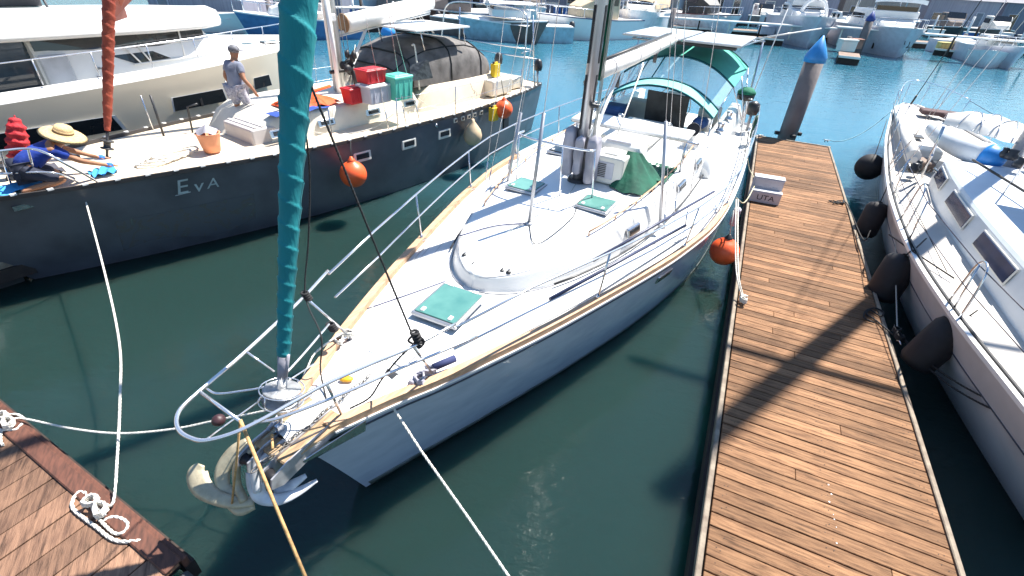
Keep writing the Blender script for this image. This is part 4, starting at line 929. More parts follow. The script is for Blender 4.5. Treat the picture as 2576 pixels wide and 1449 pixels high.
b.tube(spline([EV.w(9.05, .95, 2.9), EV.w(9.1, 1.0, 2.85), EV.w(8.95, 1.22, 2.0)], 4), .02, 6); b.tube([EV.w(7.8, .15, 2.0), EV.w(8.1, .15, 2.9)], .008, 5)
obj('sheets', b, ropew, boat2)
# stays, shrouds
for side in (1, -1):
    b = MB()
    for s, z in ((7.9, 16.5), (7.4, 9), (8.3, 9)): b.tube([EV.w(s, side * (eB(s) - .12), 1.5), EV.w(7.7, side * .1, z)], .005, 5)
    for s in (7.4, 7.9, 8.3): p = EV.w(s, side * (eB(s) - .12), 1.5); b.tube([p, p + (EV.w(7.7, side * .1, 12) - p).normalized() * .4], .013, 6)
    obj('shroud', b, steel, boat2)
redc = mat('faded_red_canvas', (.38, .075, .04), .85, col2=(.28, .05, .03), vscale=7, bump=.5, bscale=25)
f2s = lambda z: EV.w(2.98 + (z - 1.75) * .37, -.02, z); fx2 = (f2s(3) - f2s(2)).normalized(); a1_ = fx2.orthogonal().normalized(); a2_ = fx2.cross(a1_)
b = MB(); rings = []; z = 1.98; ph = 0
while z < 12:
    r = lerpt([(1.98, .04), (2.3, .062), (3, .075), (4, .085), (12, .04)], z); st_ = .012 if z < 4.4 else .15
    rings.append([f2s(z) + (a1_ * math.cos(2 * math.pi * k / 18) + a2_ * math.sin(2 * math.pi * k / 18)) * r * (.95 + .14 * ((ph + k / 18) % 1) ** 2) for k in range(18)]); ph += st_ / .16; z += st_
b.loft(rings, True); obj('furled_staysail', b, redc, boat2)
b = MB(); fl_ = [at(u, v, z) for u, v, z in ((272, 60, 3.42), (290, 52, 3.40), (318, 44, 3.40), (314, 30, 3.5), (310, 20, 3.58), (318, 8, 3.66), (335, -6, 3.76), (330, -40, 4.0), (274, -40, 3.98))]
b.add(fl_, [tuple(range(9))]); b.add([p + V(.01, .02, 0) for p in fl_], [tuple(range(9))[::-1]]); obj('sail_flap', b, mat('faded_pink_canvas', (.50, .20, .16), .85, col2=(.42, .15, .12), vscale=2), boat2)
b = MB(); b.lathe([(.09, 0), (.09, .02), (.05, .03), (.05, .11), (.09, .12), (.09, .14)], f2s(1.70), fx2, 16); b.tube([f2s(1.48), f2s(1.98)], .02, 8); obj('furler_drum', b, dark, boat2)
# pulpit, stanchions
b = MB(); b.tube(spline([at(253, 462, 1.52), at(215, 440, 1.75), at(160, 410, 2.0), at(115, 385, 2.15), at(72, 374, 2.18), at(0, 380, 2.2), at(-120, 400, 2.2)], 5), .016, 8)
b.tube(spline([at(200, 460, 1.52), at(150, 438, 1.75), at(95, 433, 1.82), at(0, 438, 1.85), at(-100, 450, 1.85)], 5), .014, 8); b.tube([at(70, 374, 2.18), at(96, 470, 1.5)], .014, 8); b.tube([at(0, 380, 2.2), at(30, 470, 1.55)], .014, 8)
obj('pulpit', b, steelw, boat2)
for side in (1, -1):
    for s in (4.2, 6.0, 7.6, 9.4, 11.2, 12.6, 13.8):
        if side > 0 and s < 5: continue
        t = side * (eB(s) - .06); b = MB(); b.tube([EV.w(s, t, 1.48), EV.w(s, t * 1.01, 2.12)], .013, 6); obj('stanchion', b, steel, boat2)
    P = [EV.w(s, side * (eB(s) - .05), 2.10) for s in (7.6, 8.5, 9.4, 10.3, 11.2, 12, 12.6, 13.2, 13.8)]
    b = MB(); b.tube(P, .005, 5); b.tube([p - V(0, 0, .3) for p in P], .005, 5); obj('lifeline', b, steel, boat2)
b = MB()   # stern arch and gear
for side in (1, -1):
    b.tube(spline([EV.w(12.7, side * 1.6, 1.5), EV.w(12.9, side * 1.55, 2.8), EV.w(13.0, side * 1.35, 3.5), EV.w(13.0, 0, 3.6)], 6), .022, 8); b.tube([EV.w(13.6, side * 1.5, 1.5), EV.w(13.5, side * 1.35, 3.4)], .02, 8)
b.tube([EV.w(13.0, -1.4, 3.3), EV.w(13.0, 1.4, 3.3)], .02, 8); b.tube([EV.w(13.6, -1.3, 2.5), EV.w(13.6, 1.3, 2.5)], .018, 8); b.tube([EV.w(12.8, 1.5, 2.5), EV.w(13.6, 1.4, 2.5)], .018, 8); b.tube([EV.w(14.0, -1.3, 2.2), EV.w(14.0, 1.3, 2.2)], .018, 8)
obj('stern_arch', b, steel, boat2)
for t, m_ in ((-.9, dark), (.6, dark)):
    b = MB().lathe([(.02, 0), (.12, .02), (.14, .14), (.11, .28), (.04, .34)], EV.w(13.9, t + .8, 1.9), n=12); oo = obj('outboard', b, m_, boat2); b = MB(); b.tube([EV.w(13.9, t + .8, 1.9), EV.w(13.95, t + .8, 1.4)], .03, 6); obj('outboard_leg', b, alu, oo)
b = MB(); pbox(b, EV, 11.9, 1.25, 1.72, .95, .55, .42); pbox(b, EV, 13.0, .6, 1.65, .6, 1.4, .3); objs('stern_locker', b, creamw, boat2, bevel=.05, bseg=2)
b = MB(); pts = [EV.w(10.6, 1.56, 1.92 + 0)] ; b.rope(spline([EV.w(10.5, 1.5, 2.0), EV.w(10.55, 1.52, 1.86), EV.w(10.62, 1.54, 1.75), EV.w(10.5, 1.55, 1.66), EV.w(10.6, 1.56, 1.6), EV.w(10.7, 1.56, 1.72), EV.w(10.58, 1.55, 1.84)], 6), .012); b.rope(spline([EV.w(8.6, 1.50, 1.9), EV.w(9.0, 1.55, 1.66), EV.w(9.6, 1.56, 1.6), EV.w(10.2, 1.52, 1.72)], 6), .008); b.rope(spline([EV.w(5.5, 1.36, 1.8), EV.w(6.3, 1.5, 1.56), EV.w(7.2, 1.55, 1.53), EV.w(7.9, 1.42, 1.66)], 6), .007)
obj('coiled_lines', b, ropew, boat2)
b = MB()
for (s, t) in ((2.2, .2), (2.6, -.3)):
    b.tube([EV.w(s, t, 1.55), EV.w(s, t, 1.62)], .05, 8)
b.lathe([(.10, 0), (.08, .06), (.05, .1), (.09, .2), (.09, .24)], EV.w(1.7, .1, 1.55), n=12); b.tube([EV.w(4.1, -.75, 1.5), EV.w(4.12, -.78, 2.25)], .02, 6); b.tube([EV.w(4.55, -.6, 1.5), EV.w(4.6, -.6, 2.0), EV.w(4.75, -.5, 2.05)], .018, 6)
objs('deck_gear', b, dark, boat2)
b = MB(); b.tube([EV.w(.9, -.35, 1.5), EV.w(1.5, -.3, 3.6)], .045, 8); obj('bow_post', b, dark, boat2)
# red lashed bundle at the bow
b = MB(); q0, q1_ = EV.w(1.86, -.18, 1.55), at(36, 290, 2.35); ax_ = (q1_ - q0); rings = []; u_ = ax_.orthogonal().normalized(); v__ = ax_.normalized().cross(u_)
for i in range(60):
    a = i / 59; r = .115 * (math.sin(math.pi * min(1, a * 1.0 + .04)) ** .35) * (1 + .12 * math.sin(a * 48)) + .01
    rings.append([q0 + ax_ * a + (u_ * math.cos(2 * math.pi * k / 14) + v__ * math.sin(2 * math.pi * k / 14)) * r * (1 + .12 * math.sin(k * 2.1 + i * .7)) for k in range(14)])
b.loft(rings, True); single('red_bundle', b, mat('bright_red_cloth', (.52, .02, .03), .75, col2=(.36, .012, .02), vscale=12, bump=.6, bscale=30), 'lashed bright red bundle standing on the dark yacht bow at the left border', 'bundle')
# gear on deck
def crate(c, fr, l, w_, h, m, label, name='storage_box', lidm=None, group=None, rot=0, cat='storage box'):
    a = R(rot); B = (fr.ax * math.cos(a) + fr.lt * math.sin(a), -fr.ax * math.sin(a) + fr.lt * math.cos(a), V(0, 0, 1)); t = thing(name, label, cat, c, group)
    b = MB(); lo = [c + B[0] * x * l * .45 + B[1] * y * w_ * .45 for x, y in ((-1, -1), (1, -1), (1, 1), (-1, 1))]; hi = [c + B[0] * x * l * .5 + B[1] * y * w_ * .5 + V(0, 0, h * .86) for x, y in ((-1, -1), (1, -1), (1, 1), (-1, 1))]
    b.loft([lo, hi], True, (True, True), False)
    for x in (-.3, 0, .3):
        for sgn in (-1, 1): b.box(c + B[0] * l * x + B[1] * sgn * w_ * .485 + V(0, 0, h * .42), .03, .02, h * .7, B)
    obj('box_body', b, m, t, bevel=.012)
    b = MB(); b.box(c + V(0, 0, h * .90), l * 1.05, w_ * 1.06, h * .12, B); b.box(c + V(0, 0, h * .97), l * .8, w_ * .75, h * .06, B); obj('lid', b, lidm or m, t, bevel=.015)
    return t
red = mat('red_plastic', (.55, .02, .03), .45, var=.04); greyw = mat('pale_grey_plastic', (.55, .55, .62), .5, var=.05); mint = mat('mint_plastic', (.12, .62, .48), .45, var=.04)
crate(at(945, 256, 1.98), EV, .60, .42, .38, greyw, 'pale grey storage bin on the cabin top under the red cooler', lidm=gel)
crate(at(945, 256, 1.98) + V(-.05, .02, .39), EV, .52, .38, .27, red, 'red cooler resting on top of the pale grey bin', name='cooler', cat='cooler')
crate(at(893, 258, 1.98), EV, .42, .30, .32, red, 'red box low on the cabin top beside the dark yacht mast')
crate(at(990, 248, 2.0) + V(.1, .05, 0), EV, .52, .42, .50, mint, 'mint green storage bin with a lid beside the grey sprayhood')
orc = mat('orange_canvas', (.85, .10, .015), .7, var=.1, vscale=8, bump=.5, bscale=14)
b = MB()
b.grid(lambda a, c: EV.w(5.75 + 1.15 * a, .25 + .75 * c, 2.01 + .14 * math.sin(math.pi * a) ** .5 * math.sin(math.pi * c) ** .5 + .03 * math.sin(a * 17 + c * 5) * math.sin(math.pi * a)), 26, 12)
b.tube([EV.w(5.6, .7, 2.12), EV.w(7.1, .4, 2.2)], .03, 8); single('orange_kayak_bag', b, orc, 'crumpled orange canvas bag on the cabin top left of the red box', 'bag')
b = MB(); b.grid(lambda a, c: EV.w(5.35 + 1.2 * a, .72 + .36 * c, 1.985 + .05 * math.sin(math.pi * a) * math.sin(math.pi * c) + .012 * math.sin(a * 19)), 20, 6); single('blue_towel', b, mat('blue_towel', (.03, .08, .35), .9, bump=.5), 'blue towel spread below the orange bag on the dark yacht', 'towel')
yel = mat('yellow_plastic', (.80, .55, .03), .45, var=.04)
def jerry(c, fr, label, name='jerry_can'):
    t = thing(name, label, 'jerry can', c); b = MB(); b.box(c + V(0, 0, .17), .26, .15, .34, fr.R()); b.box(c + V(0, 0, .36) + fr.ax * .03, .14, .035, .05, fr.R()); obj('can_body', b, yel, t, bevel=.03, bseg=2); b = MB(); b.tube([c + V(0, 0, .34) - fr.ax * .09, c + V(0, 0, .40) - fr.ax * .09], .028, 10); obj('cap', b, dark, t)
jerry(EV.w(11.9, 1.25, 1.94), EV, 'yellow jerry can standing on the stern locker of the dark yacht'); jerry(EV.w(10.75, 2.08, 1.12), EV, 'yellow jerry can hung outside the rail above the cream fender')
# bucket
bc = at(535, 380, 1.55); t = thing('bucket', 'orange bucket with grey cloth inside beside the slatted hatch', 'bucket', bc)
b = MB(); b.lathe([(.13, 0), (.16, .15), (.185, .30), (.20, .32), (.175, .32), (.15, .20)], bc, n=20); obj('bucket_body', b, mat('faded_orange_plastic', (.72, .30, .16), .55), t)
b = MB(); b.grid(lambda a, c: bc + V(.17 * math.cos(6.283 * a) * c, .17 * math.sin(6.283 * a) * c, .34 + .12 * (1 - c) + .03 * math.sin(a * 25) * c), 24, 5); obj('rag', b, greycloth, t)
b = MB()
for i in range(4):
    c0 = EV.w(3.35 + i * .12, .68 - i * .04, 1.55 + .01 * i); b.rope([c0 + EV.ax * (.30 + .02 * i) * math.cos(a) + EV.lt * .16 * math.sin(a) + V(0, 0, .02 + .015 * math.sin(a * 3 + i)) for a in [k * .25 for k in range(50)]], .019)
single('rope_coil', b, ropew, 'white rope coils flaked on the deck in front of the kneeling man', 'rope')
b = MB(); b.grid(lambda a, c: at(95 + 10 * a, 440, 1.56) + EV.ax * (a - .5) * .5 + EV.lt * (c - .5) * .45 + V(0, 0, .05 + .10 * math.sin(math.pi * a) * math.sin(math.pi * c) + .03 * math.sin(a * 14 + c * 9)), 16, 12); single('dark_cloth', b, mat('dark_grey_cloth', (.06, .06, .08), .9, bump=.5), 'dark grey cloth heaped behind the kneeling man', 'cloth')
bcl = mat('light_blue_cloth', (.05, .30, .62), .85, bump=.6, bscale=20)
b = MB(); b.grid(lambda a, c: at(262, 436, 1.54) + EV.ax * (a - .5) * .34 + EV.lt * (c - .5) * .26 + V(0, 0, .03 + .06 * math.sin(math.pi * a) * math.sin(math.pi * c) + .025 * math.sin(a * 17 + c * 11)), 16, 12); single('blue_cloth', b, bcl, 'crumpled light blue cloth on deck beside the kneeling man knees', 'cloth')
b = MB(); b.grid(lambda a, c: at(30, 480, 1.56) + EV.ax * (a - .5) * .7 + EV.lt * (c - .5) * .35 + V(0, 0, .03 + .05 * math.sin(math.pi * a) * math.sin(math.pi * c) + .02 * math.sin(a * 17 + c * 11)), 16, 8); single('blue_cloth', b, bcl, 'light blue cloth lying on the rail at the left border', 'cloth')
# ================================================================ people
skin = mat('sun_tanned_skin', (.36, .17, .095), .6, var=.06, vscale=9, sss=.05)
def skinned(name, P, edges, Rr, m, parent, root, sub=2):
    me = bpy.data.meshes.new(name); names = list(P); org = ORG.get(parent.name, V(0, 0, 0)); me.from_pydata([tuple(Vector(P[n]) - org) for n in names], [(names.index(a), names.index(b)) for a, b in edges], [])
    o = bpy.data.objects.new(name, me); COL.objects.link(o); o.parent = parent; ORG[o.name] = org
    sk = o.modifiers.new('skin', 'SKIN'); sk.use_smooth_shade = True
    for i, n in enumerate(names):
        d = me.skin_vertices[0].data[i]; r = Rr.get(n, .03); d.radius = r if isinstance(r, tuple) else (r, r); d.use_root = (n == root)
    s = o.modifiers.new('sub', 'SUBSURF'); s.levels = sub; s.render_levels = sub; me.materials.append(m); return o
def person(label, base, P, hand_dirs, shirtm, shortm, long_sleeve=False):
    """P: joints (world). one continuous body, clothes as children"""
    t = thing('person', label, 'person', base)
    P = {k: Vector(v) for k, v in P.items()}
    E_ = [('pelvis', 'waist'), ('waist', 'chest'), ('chest', 'neck0'), ('neck0', 'neck'), ('neck', 'jaw'), ('jaw', 'skull'), ('skull', 'crown')]
    Rr = {'pelvis': .13, 'waist': .12, 'chest': .145, 'neck0': .09, 'neck': .055, 'jaw': .066, 'skull': .088, 'crown': .06}
    fd = hand_dirs['face']; P['nose'] = (P['jaw'] + P['skull']) / 2 + fd * .105; P['nroot'] = (P['jaw'] + P['skull']) / 2 + fd * .05; E_ += [('jaw', 'nroot'), ('nroot', 'nose')]; Rr['nose'] = .014; Rr['nroot'] = .03
    for s in 'LR':
        E_ += [('chest', 'sh' + s), ('sh' + s, 'el' + s), ('el' + s, 'wr' + s), ('wr' + s, 'pa' + s), ('pelvis', 'hip' + s), ('hip' + s, 'kn' + s), ('kn' + s, 'an' + s), ('an' + s, 'toe' + s)]
        Rr.update({'sh' + s: .06, 'el' + s: .042, 'wr' + s: .028, 'pa' + s: (.038, .022), 'hip' + s: .085, 'kn' + s: .058, 'an' + s: .038, 'toe' + s: .032})
        hd = hand_dirs[s].normalized(); P['pa' + s] = P['wr' + s] + hd * .06; sd_ = hd.cross(fd).normalized() if abs(hd.dot(fd)) < .95 else V(1, 0, 0)
        for i, (off, ln) in enumerate(((-.032, .065), (-.012, .082), (.010, .078), (.030, .06))):
            a, b_ = f'f{s}{i}a', f'f{s}{i}b'; P[a] = P['pa' + s] + hd * (.03 + ln * .5) + sd_ * off; P[b_] = P[a] + (hd + fd * .5).normalized() * ln * .55; E_ += [('pa' + s, a), (a, b_)]; Rr[a] = .010; Rr[b_] = .008
        P['th' + s] = P['wr' + s] + hd * .06 + sd_ * -.055 + fd * .02; E_ += [('wr' + s, 'th' + s)]; Rr['th' + s] = .011
    body = skinned('body', P, E_, Rr, skin, t, 'pelvis')
    Q = {k: P[k] for k in ('pelvis', 'waist', 'chest', 'neck0', 'shL', 'shR')}; Q['pelvis'] = P['pelvis'] + (P['pelvis'] - P['waist']) * .25; ES = [('pelvis', 'waist'), ('waist', 'chest'), ('chest', 'neck0'), ('chest', 'shL'), ('chest', 'shR')]
    RS = {'pelvis': .165, 'waist': .15, 'chest': .165, 'neck0': .085, 'shL': .085, 'shR': .085}
    for s in 'LR':
        k = .62; Q['sl' + s] = P['sh' + s].lerp(P['el' + s], k); ES.append(('sh' + s, 'sl' + s)); RS['sl' + s] = .065
    skinned('shirt', Q, ES, RS, shirtm, t, 'pelvis')
    Q = {'pelvis': P['pelvis'] - V(0, 0, .01)}; ES = []; RS = {'pelvis': .148}
    for s in 'LR':
        Q['hip' + s] = P['hip' + s]; Q['hem' + s] = P['hip' + s].lerp(P['kn' + s], .9); ES += [('pelvis', 'hip' + s), ('hip' + s, 'hem' + s)]; RS['hip' + s] = .10; RS['hem' + s] = .09
    skinned('shorts', Q, ES, RS, shortm, t, 'pelvis')
    return t, P
# standing man, walking away towards the stern, seen from behind and a little bent
mb_ = EV.w(5.42, -.25, 1.50); rt = V(.92, -.38, 0); fwd = V(.35, .93, 0).normalized(); up = V(0, 0, 1)
def pj(r, f, u): return mb_ + rt * r * .95 + fwd * (f + .12 * max(0, u - .85)) + up * u * .90
SP = dict(pelvis=pj(.02, .0, .86), waist=pj(.0, .02, 1.02), chest=pj(-.04, .06, 1.22), neck0=pj(-.05, .08, 1.36), neck=pj(-.05, .10, 1.42), jaw=pj(-.05, .12, 1.49), skull=pj(-.05, .12, 1.56), crown=pj(-.05, .11, 1.62),
          shL=pj(-.21, .06, 1.31), elL=pj(-.27, .0, 1.06), wrL=pj(-.22, .10, .86), shR=pj(.12, .06, 1.30), elR=pj(.24, .02, 1.06), wrR=pj(.34, .12, .88),
          hipL=pj(-.08, .0, .82), knL=pj(-.10, .02, .46), anL=pj(-.16, -.12, .09), toeL=pj(-.16, .02, .03), hipR=pj(.12, .0, .82), knR=pj(.12, .12, .47), anR=pj(.12, .08, .09), toeR=pj(.12, .24, .03))
greyshirt = mat('slate_blue_shirt', (.22, .24, .31), .9, var=.1, vscale=6, bump=.4, bscale=20); patt = mat('patterned_grey_shorts', (.46, .46, .52), .9, col2=(.17, .18, .24), vscale=28, detail=6)
pt, SPP = person('man in a slate blue shirt and patterned shorts walking along the dark yacht deck', mb_, SP, {'L': V(.1, .1, -1), 'R': V(.3, .1, -1), 'face': fwd}, greyshirt, patt)
b = MB(); c = SPP['skull']; b.ball(c + V(0, 0, .035), .105, 16, (1, 1, .8)); b.grid(lambda a, q: c + V(0, 0, .03) + (rt * math.cos(math.pi * a) + fwd * math.sin(math.pi * a)) * (.10 + .075 * q) + V(0, 0, -.02 * q), 12, 2); obj('cap', b, mat('grey_cap', (.20, .20, .22), .9, var=.2, vscale=20), pt)
# kneeling man with a straw hat, leaning forward and working with both hands
kb = EV.w(1.98, .60, 1.54); kf = (EV.ax * .93 + EV.lt * .10).normalized(); kr = V(kf.y, -kf.x, 0)
def kj(r, f, u): return kb + kr * r + kf * f + up * u
KP = dict(pelvis=kj(0, -.22, .30), waist=kj(0, -.08, .40), chest=kj(0, .12, .50), neck0=kj(0, .24, .54), neck=kj(0, .29, .56), jaw=kj(0, .36, .57), skull=kj(0, .38, .63), crown=kj(0, .38, .68),
          shL=kj(-.18, .17, .52), elL=kj(-.22, .42, .36), wrL=kj(-.12, .64, .24), shR=kj(.18, .17, .52), elR=kj(.20, .40, .32), wrR=kj(.12, .66, .18),
          hipL=kj(-.12, -.20, .27), knL=kj(-.20, .16, .10), anL=kj(-.18, -.24, .06), toeL=kj(-.18, -.36, .04), hipR=kj(.12, -.20, .27), knR=kj(.20, .16, .10), anR=kj(.18, -.24, .06), toeR=kj(.18, -.36, .04))
blueshirt = mat('royal_blue_shirt', (.012, .045, .30), .85, var=.15, vscale=6, bump=.4, bscale=20)
pt, KPP = person('man kneeling on the dark yacht bow in a straw hat and blue shirt', kb, KP, {'L': V(kf.x, kf.y, -.3), 'R': V(kf.x, kf.y, -.3), 'face': (kf + V(0, 0, -.9)).normalized()}, blueshirt, mat('navy_shorts', (.03, .035, .06), .9))
straw = mat('straw', (.66, .47, .24), .8, col2=(.55, .36, .17), vscale=30, bump=.5, bscale=60)
b = MB(); hc = KPP['skull'] + V(0, 0, .05); hx = (V(0, 0, 1) + kf * .35 + kr * .25).normalized(); b.lathe([(.27, -.035), (.24, -.012), (.17, .0), (.115, .01), (.11, .07), (.09, .10), (.03, .105)], hc, hx, 24); b.lathe([(.268, -.043), (.11, -.004)], hc, hx, 24); ho_ = obj('straw_hat', b, straw, pt); b = MB(); b.lathe([(.118, .01), (.117, .035), (.113, .036)], hc, hx, 24); obj('hat_band', b, mat('brown_band', (.20, .13, .06), .8), ho_)
b = MB()
for s in 'LR': b.ball(KPP['pa' + s], .055, 10, (1, 1, .7))
objs('blue_glove', b, mat('blue_gloves', (.02, .16, .60), .7), pt)
# ================================================================ fenders round the dark yacht
def ball_fender(c, r, label, top, m=None, capm_=None, group=None, hang=None, ropem=None):
    t = thing('fender', label, 'fender', c, group)
    b = MB(); b.lathe([(r * math.sin(a), -r * math.cos(a)) for a in [math.pi * i / 16 for i in range(15)]] + [(r * .30, r * 1.0), (r * .22, r * 1.12)], c, n=24); obj('ball', b, m or orange, t)
    b = MB(); b.lathe([(r * .30, r * .98), (r * .24, r * 1.14), (r * .16, r * 1.2), (r * .10, r * 1.34), (.01, r * 1.36)], c, n=16); obj('eye', b, capm_ or m or orange, t)
    b = MB(); b.tube([c + V(0, 0, r * 1.3), top], .009, 6); obj('lanyard', b, ropem or ropeb, t); return t
c1 = EV.w(6.07, 2.13, .96); ball_fender(c1, .26, 'orange ball fender on the dark hull, directly beside the black bow line', EV.w(6.35, eB(6.35), 1.52))
c1 = EV.w(11.35, 2.28, 1.15); c1 = EV.w(11.03, 2.2, 1.38); ball_fender(c1, .235, 'orange ball fender hanging near the dark yacht stern', c1 + V(-.12, .12, .8))
c1 = EV.w(9.73, 2.2, .97); b = MB(); t = thing('fender', 'cream teardrop fender under the row of square scuppers on the dark hull', 'fender', c1)
b.lathe([(.02, -.24), (.12, -.22), (.20, -.14), (.235, 0), (.20, .14), (.11, .26), (.05, .34), (.035, .40)], c1, n=22); obj('ball', b, mat('cream_vinyl', (.66, .50, .32), .5, var=.06), t); b = MB(); b.tube([c1 + V(0, 0, .38), c1 + V(-.05, .08, .85)], .009, 6); obj('lanyard', b, ropew, t)
b = MB(); pbox(b, EV, 11.2, 2.16, 1.0, .22, .05, .32); obj('board', b, dark, boat2)
# ================================================================ big cream motor catamaran behind
CT = Frame(0, 0, 33); CT.o = EV.w(-4.0, -4.60)
catm = thing('motor_yacht', 'big cream motor yacht with white hardtop moored beyond the dark yacht', 'motor yacht', CT.w(7, 0, 0))
shr = lambda s: .05 + .27 * max(0, min(1, (s - 6) / 5.5))
yb = lambda s: smt([(0, 1.9), (5, 2.15), (9, 2.1), (11.5, 1.6), (13.3, .7), (14.2, .1)], s)
hullc = mat('cream_hull_paint', (.63, .58, .48), .3, var=.02, vscale=.8, coat=.3)
c = MB().use(hullc)
for side in (1, -1):
    rings = []
    for i in range(41):
        s = 14.2 * i / 40; b = yb(s); fl_a = min(1, (14.2 - s) / 5)
        rings.append([CT.w(s - (1 - k) * .5 * (s / 14.2) ** 6, side * max(.02, b * (.72 + .28 * k ** .6) + (-.02 if .42 < k < .5 else 0)), -.3 + (2.3 + shr(s)) * k) for k in (0, .15, .3, .42, .46, .6, .8, 1)])
    c.loft(rings, False, (False, False))
c.add([CT.w(0, -1.9, -.3), CT.w(0, 1.9, -.3), CT.w(0, 1.9, 2), CT.w(0, -1.9, 2)], [(0, 1, 2, 3)]); obj('hull', c, None, catm)
c = MB().use(gel); rings = [[CT.w(s, x, z + shr(s)) for x, z in ((yb(s), 2.0), (yb(s) - .06, 2.17), (yb(s) - .10, 2.17), (yb(s) - .13, 2.02), (0, 2.06), (-yb(s) + .13, 2.02), (-yb(s) + .10, 2.17), (-yb(s), 2.0))] for s in [14.1 * i / 30 for i in range(31)]]
c.loft(rings, False, (False, False)); obj('deck', c, None, catm)
b = MB()
for i in range(40):
    s = 14 * i / 39
rings = [[CT.w(s, yb(s) * .945 + .02, 1.02), CT.w(s, yb(s) * .955 + .03, 1.10), CT.w(s, yb(s) * .955 - .03, 1.10), CT.w(s, yb(s) * .945 - .03, 1.02)] for s in [13.4 * i / 39 for i in range(40)]]
b.loft(rings, True); obj('rub_rail', b, gel, catm)
def catwin(s0, s1, z0, z1, slant=.1, mull=()):
    P = [CT.w(s, yb(s) * (.72 + .28 * ((z + .3) / 2.3) ** .6) + .012, z) for s, z in ((s0, z0), (s1, z0), (s1 - slant, z1), (s0 + slant * .3, z1))]
    f = MB(); cen_ = sum(P, V(0, 0, 0)) / 4; f.prism([cen_ + (p - cen_) * 1.06 for p in P], CT.lt * .012); w_ = obj('hull_window', f, gel, catm)
    g_ = MB(); g_.prism([p + CT.lt * .014 for p in P], CT.lt * .006); obj('pane', g_, glass, w_)
    for m_ in mull: b = MB(); s = s0 + (s1 - s0) * m_; pbox(b, CT, s, yb(s) * .955 + .03, (z0 + z1) / 2, .05, .04, z1 - z0); obj('mullion', b, dark, w_)
catwin(5.6, 8.05, 1.30, 1.60, .12); catwin(9.15, 10.42, 1.47, 1.76, .06, (.5,)); catwin(11.3, 11.9, 1.58, 1.85, .06, (.5,))
# superstructure
c = MB().use(gel); prof_ = []
rings = []
for s, hw, z in ((7.25, 1.75, 2.98), (7.5, 1.75, 2.98), (8.4, 1.70, 2.98), (10.5, 1.5, 2.98), (10.9, 1.35, 2.52), (12.2, 1.0, 2.40), (12.9, .6, 2.33)):
    rings.append([CT.w(s, x * hw, zz_) for x, zz_ in ((1, 2.0), (.98, 2 + (z - 2) * .7), (.88, z), (0, z + .03), (-.88, z), (-.98, 2 + (z - 2) * .7), (-1, 2.0))])
c.loft(rings, False, (True, True)); so2 = obj('superstructure', c, None, catm)
g_ = MB()
def side_p(s, z, o=.02): return CT.w(s, 1.72 - (z - 2) * .12 - max(0, s - 8.6) * .13 + o, z)
g_.prism([side_p(s, z) for s, z in ((8.25, 2.70), (8.85, 2.43), (9.2, 2.42), (10.4, 2.46), (10.55, 2.74), (9.5, 2.74))], CT.lt * .01); g_.prism([side_p(s, z) for s, z in ((7.3, 2.78), (8.2, 2.75), (10.5, 2.77), (10.5, 2.98), (7.3, 2.98))], CT.lt * .012)
go_ = objs('side_window', g_, glass, so2)[0]
b = MB(); b.tube([side_p(8.95, 2.42, .05), side_p(8.75, 2.76, .05)], .018, 6); b.tube([side_p(9.15, 2.42, .05), side_p(9.0, 2.76, .05)], .018, 6); b.tube([side_p(9.9, 2.46, .05), side_p(9.95, 2.96, .05)], .018, 6); b.tube([side_p(8.2, 2.74, .05), side_p(9.2, 2.76, .05), side_p(10.5, 2.76, .05)], .014, 6); b.tube([side_p(8.8, 2.42, .05), side_p(10.45, 2.46, .05)], .02, 6)
obj('window_frames', b, gel, go_)
b = MB(); pbox(b, CT, 5.6, 1.45, 2.55, 3.3, .04, .9); obj('saloon_door_glass', b, mat('blue_grey_glass', (.03, .05, .07), .08, spec=.8), so2); b = MB(); pbox(b, CT, 7.5, 1.77, 2.40, .45, .05, .66); obj('side_panel', b, mat('pale_grey_blue_panel', (.42, .45, .50), .4), so2, bevel=.03)
b = MB(); b.tube([CT.w(4.4, 1.5, 2.05), CT.w(4.4, 1.45, 2.9)], .035, 8); b.tube([CT.w(5.0, 1.85, 2.05), CT.w(4.7, 1.6, 2.62)], .03, 8); b.tube([CT.w(2.6, 1.9, 2.5), CT.w(4.7, 1.85, 2.5)], .02, 6); b.tube([CT.w(2.6, 1.9, 2.5), CT.w(2.6, 1.9, 2.05)], .02, 6); b.tube([CT.w(3.8, 1.88, 2.5), CT.w(3.8, 1.88, 2.05)], .02, 6); obj('side_rail', b, steelw, catm)
# hardtop
c = MB().use(gel); rings = []
for s, hw in ((1.5, 1.9), (4, 2.0), (7, 2.0), (9.4, 1.85), (10.5, 1.55), (11.1, 1.1), (11.4, .6)):
    rings.append([CT.w(s, x * hw, z) for x, z in ((1, 2.99), (1.03, 3.06), (.99, 3.13), (.93, 3.16), (.91, 3.21), (.80, 3.26), (0, 3.32), (-.80, 3.26), (-.91, 3.21), (-.99, 3.13), (-1.03, 3.06), (-1, 2.99), (0, 2.98))])
c.loft(rings, True); ht = obj('hardtop', c, None, catm)
b = MB(); pbox(b, CT, 7.5, -1.0, 3.60, 2.0, .9, .06); pbox(b, CT, 7.6, -1.1, 3.42, 1.6, .4, .25)
for s in (6.7, 7.5, 8.4): b.tube([CT.w(s, -.6, 3.2), CT.w(s, -.8, 3.62)], .03, 6)
obj('roof_gear', b, mat('dark_grey_gear', (.08, .08, .09), .6), ht, bevel=.02)
b = MB()
for s in (6.2, 7.1, 8.0, 9.0, 10.0, 11.0, 12.0, 13.0): b.tube([CT.w(s, yb(s) - .05, 2.2 + shr(s)), CT.w(s, yb(s) - .05, 2.62 + shr(s))], .012, 6)
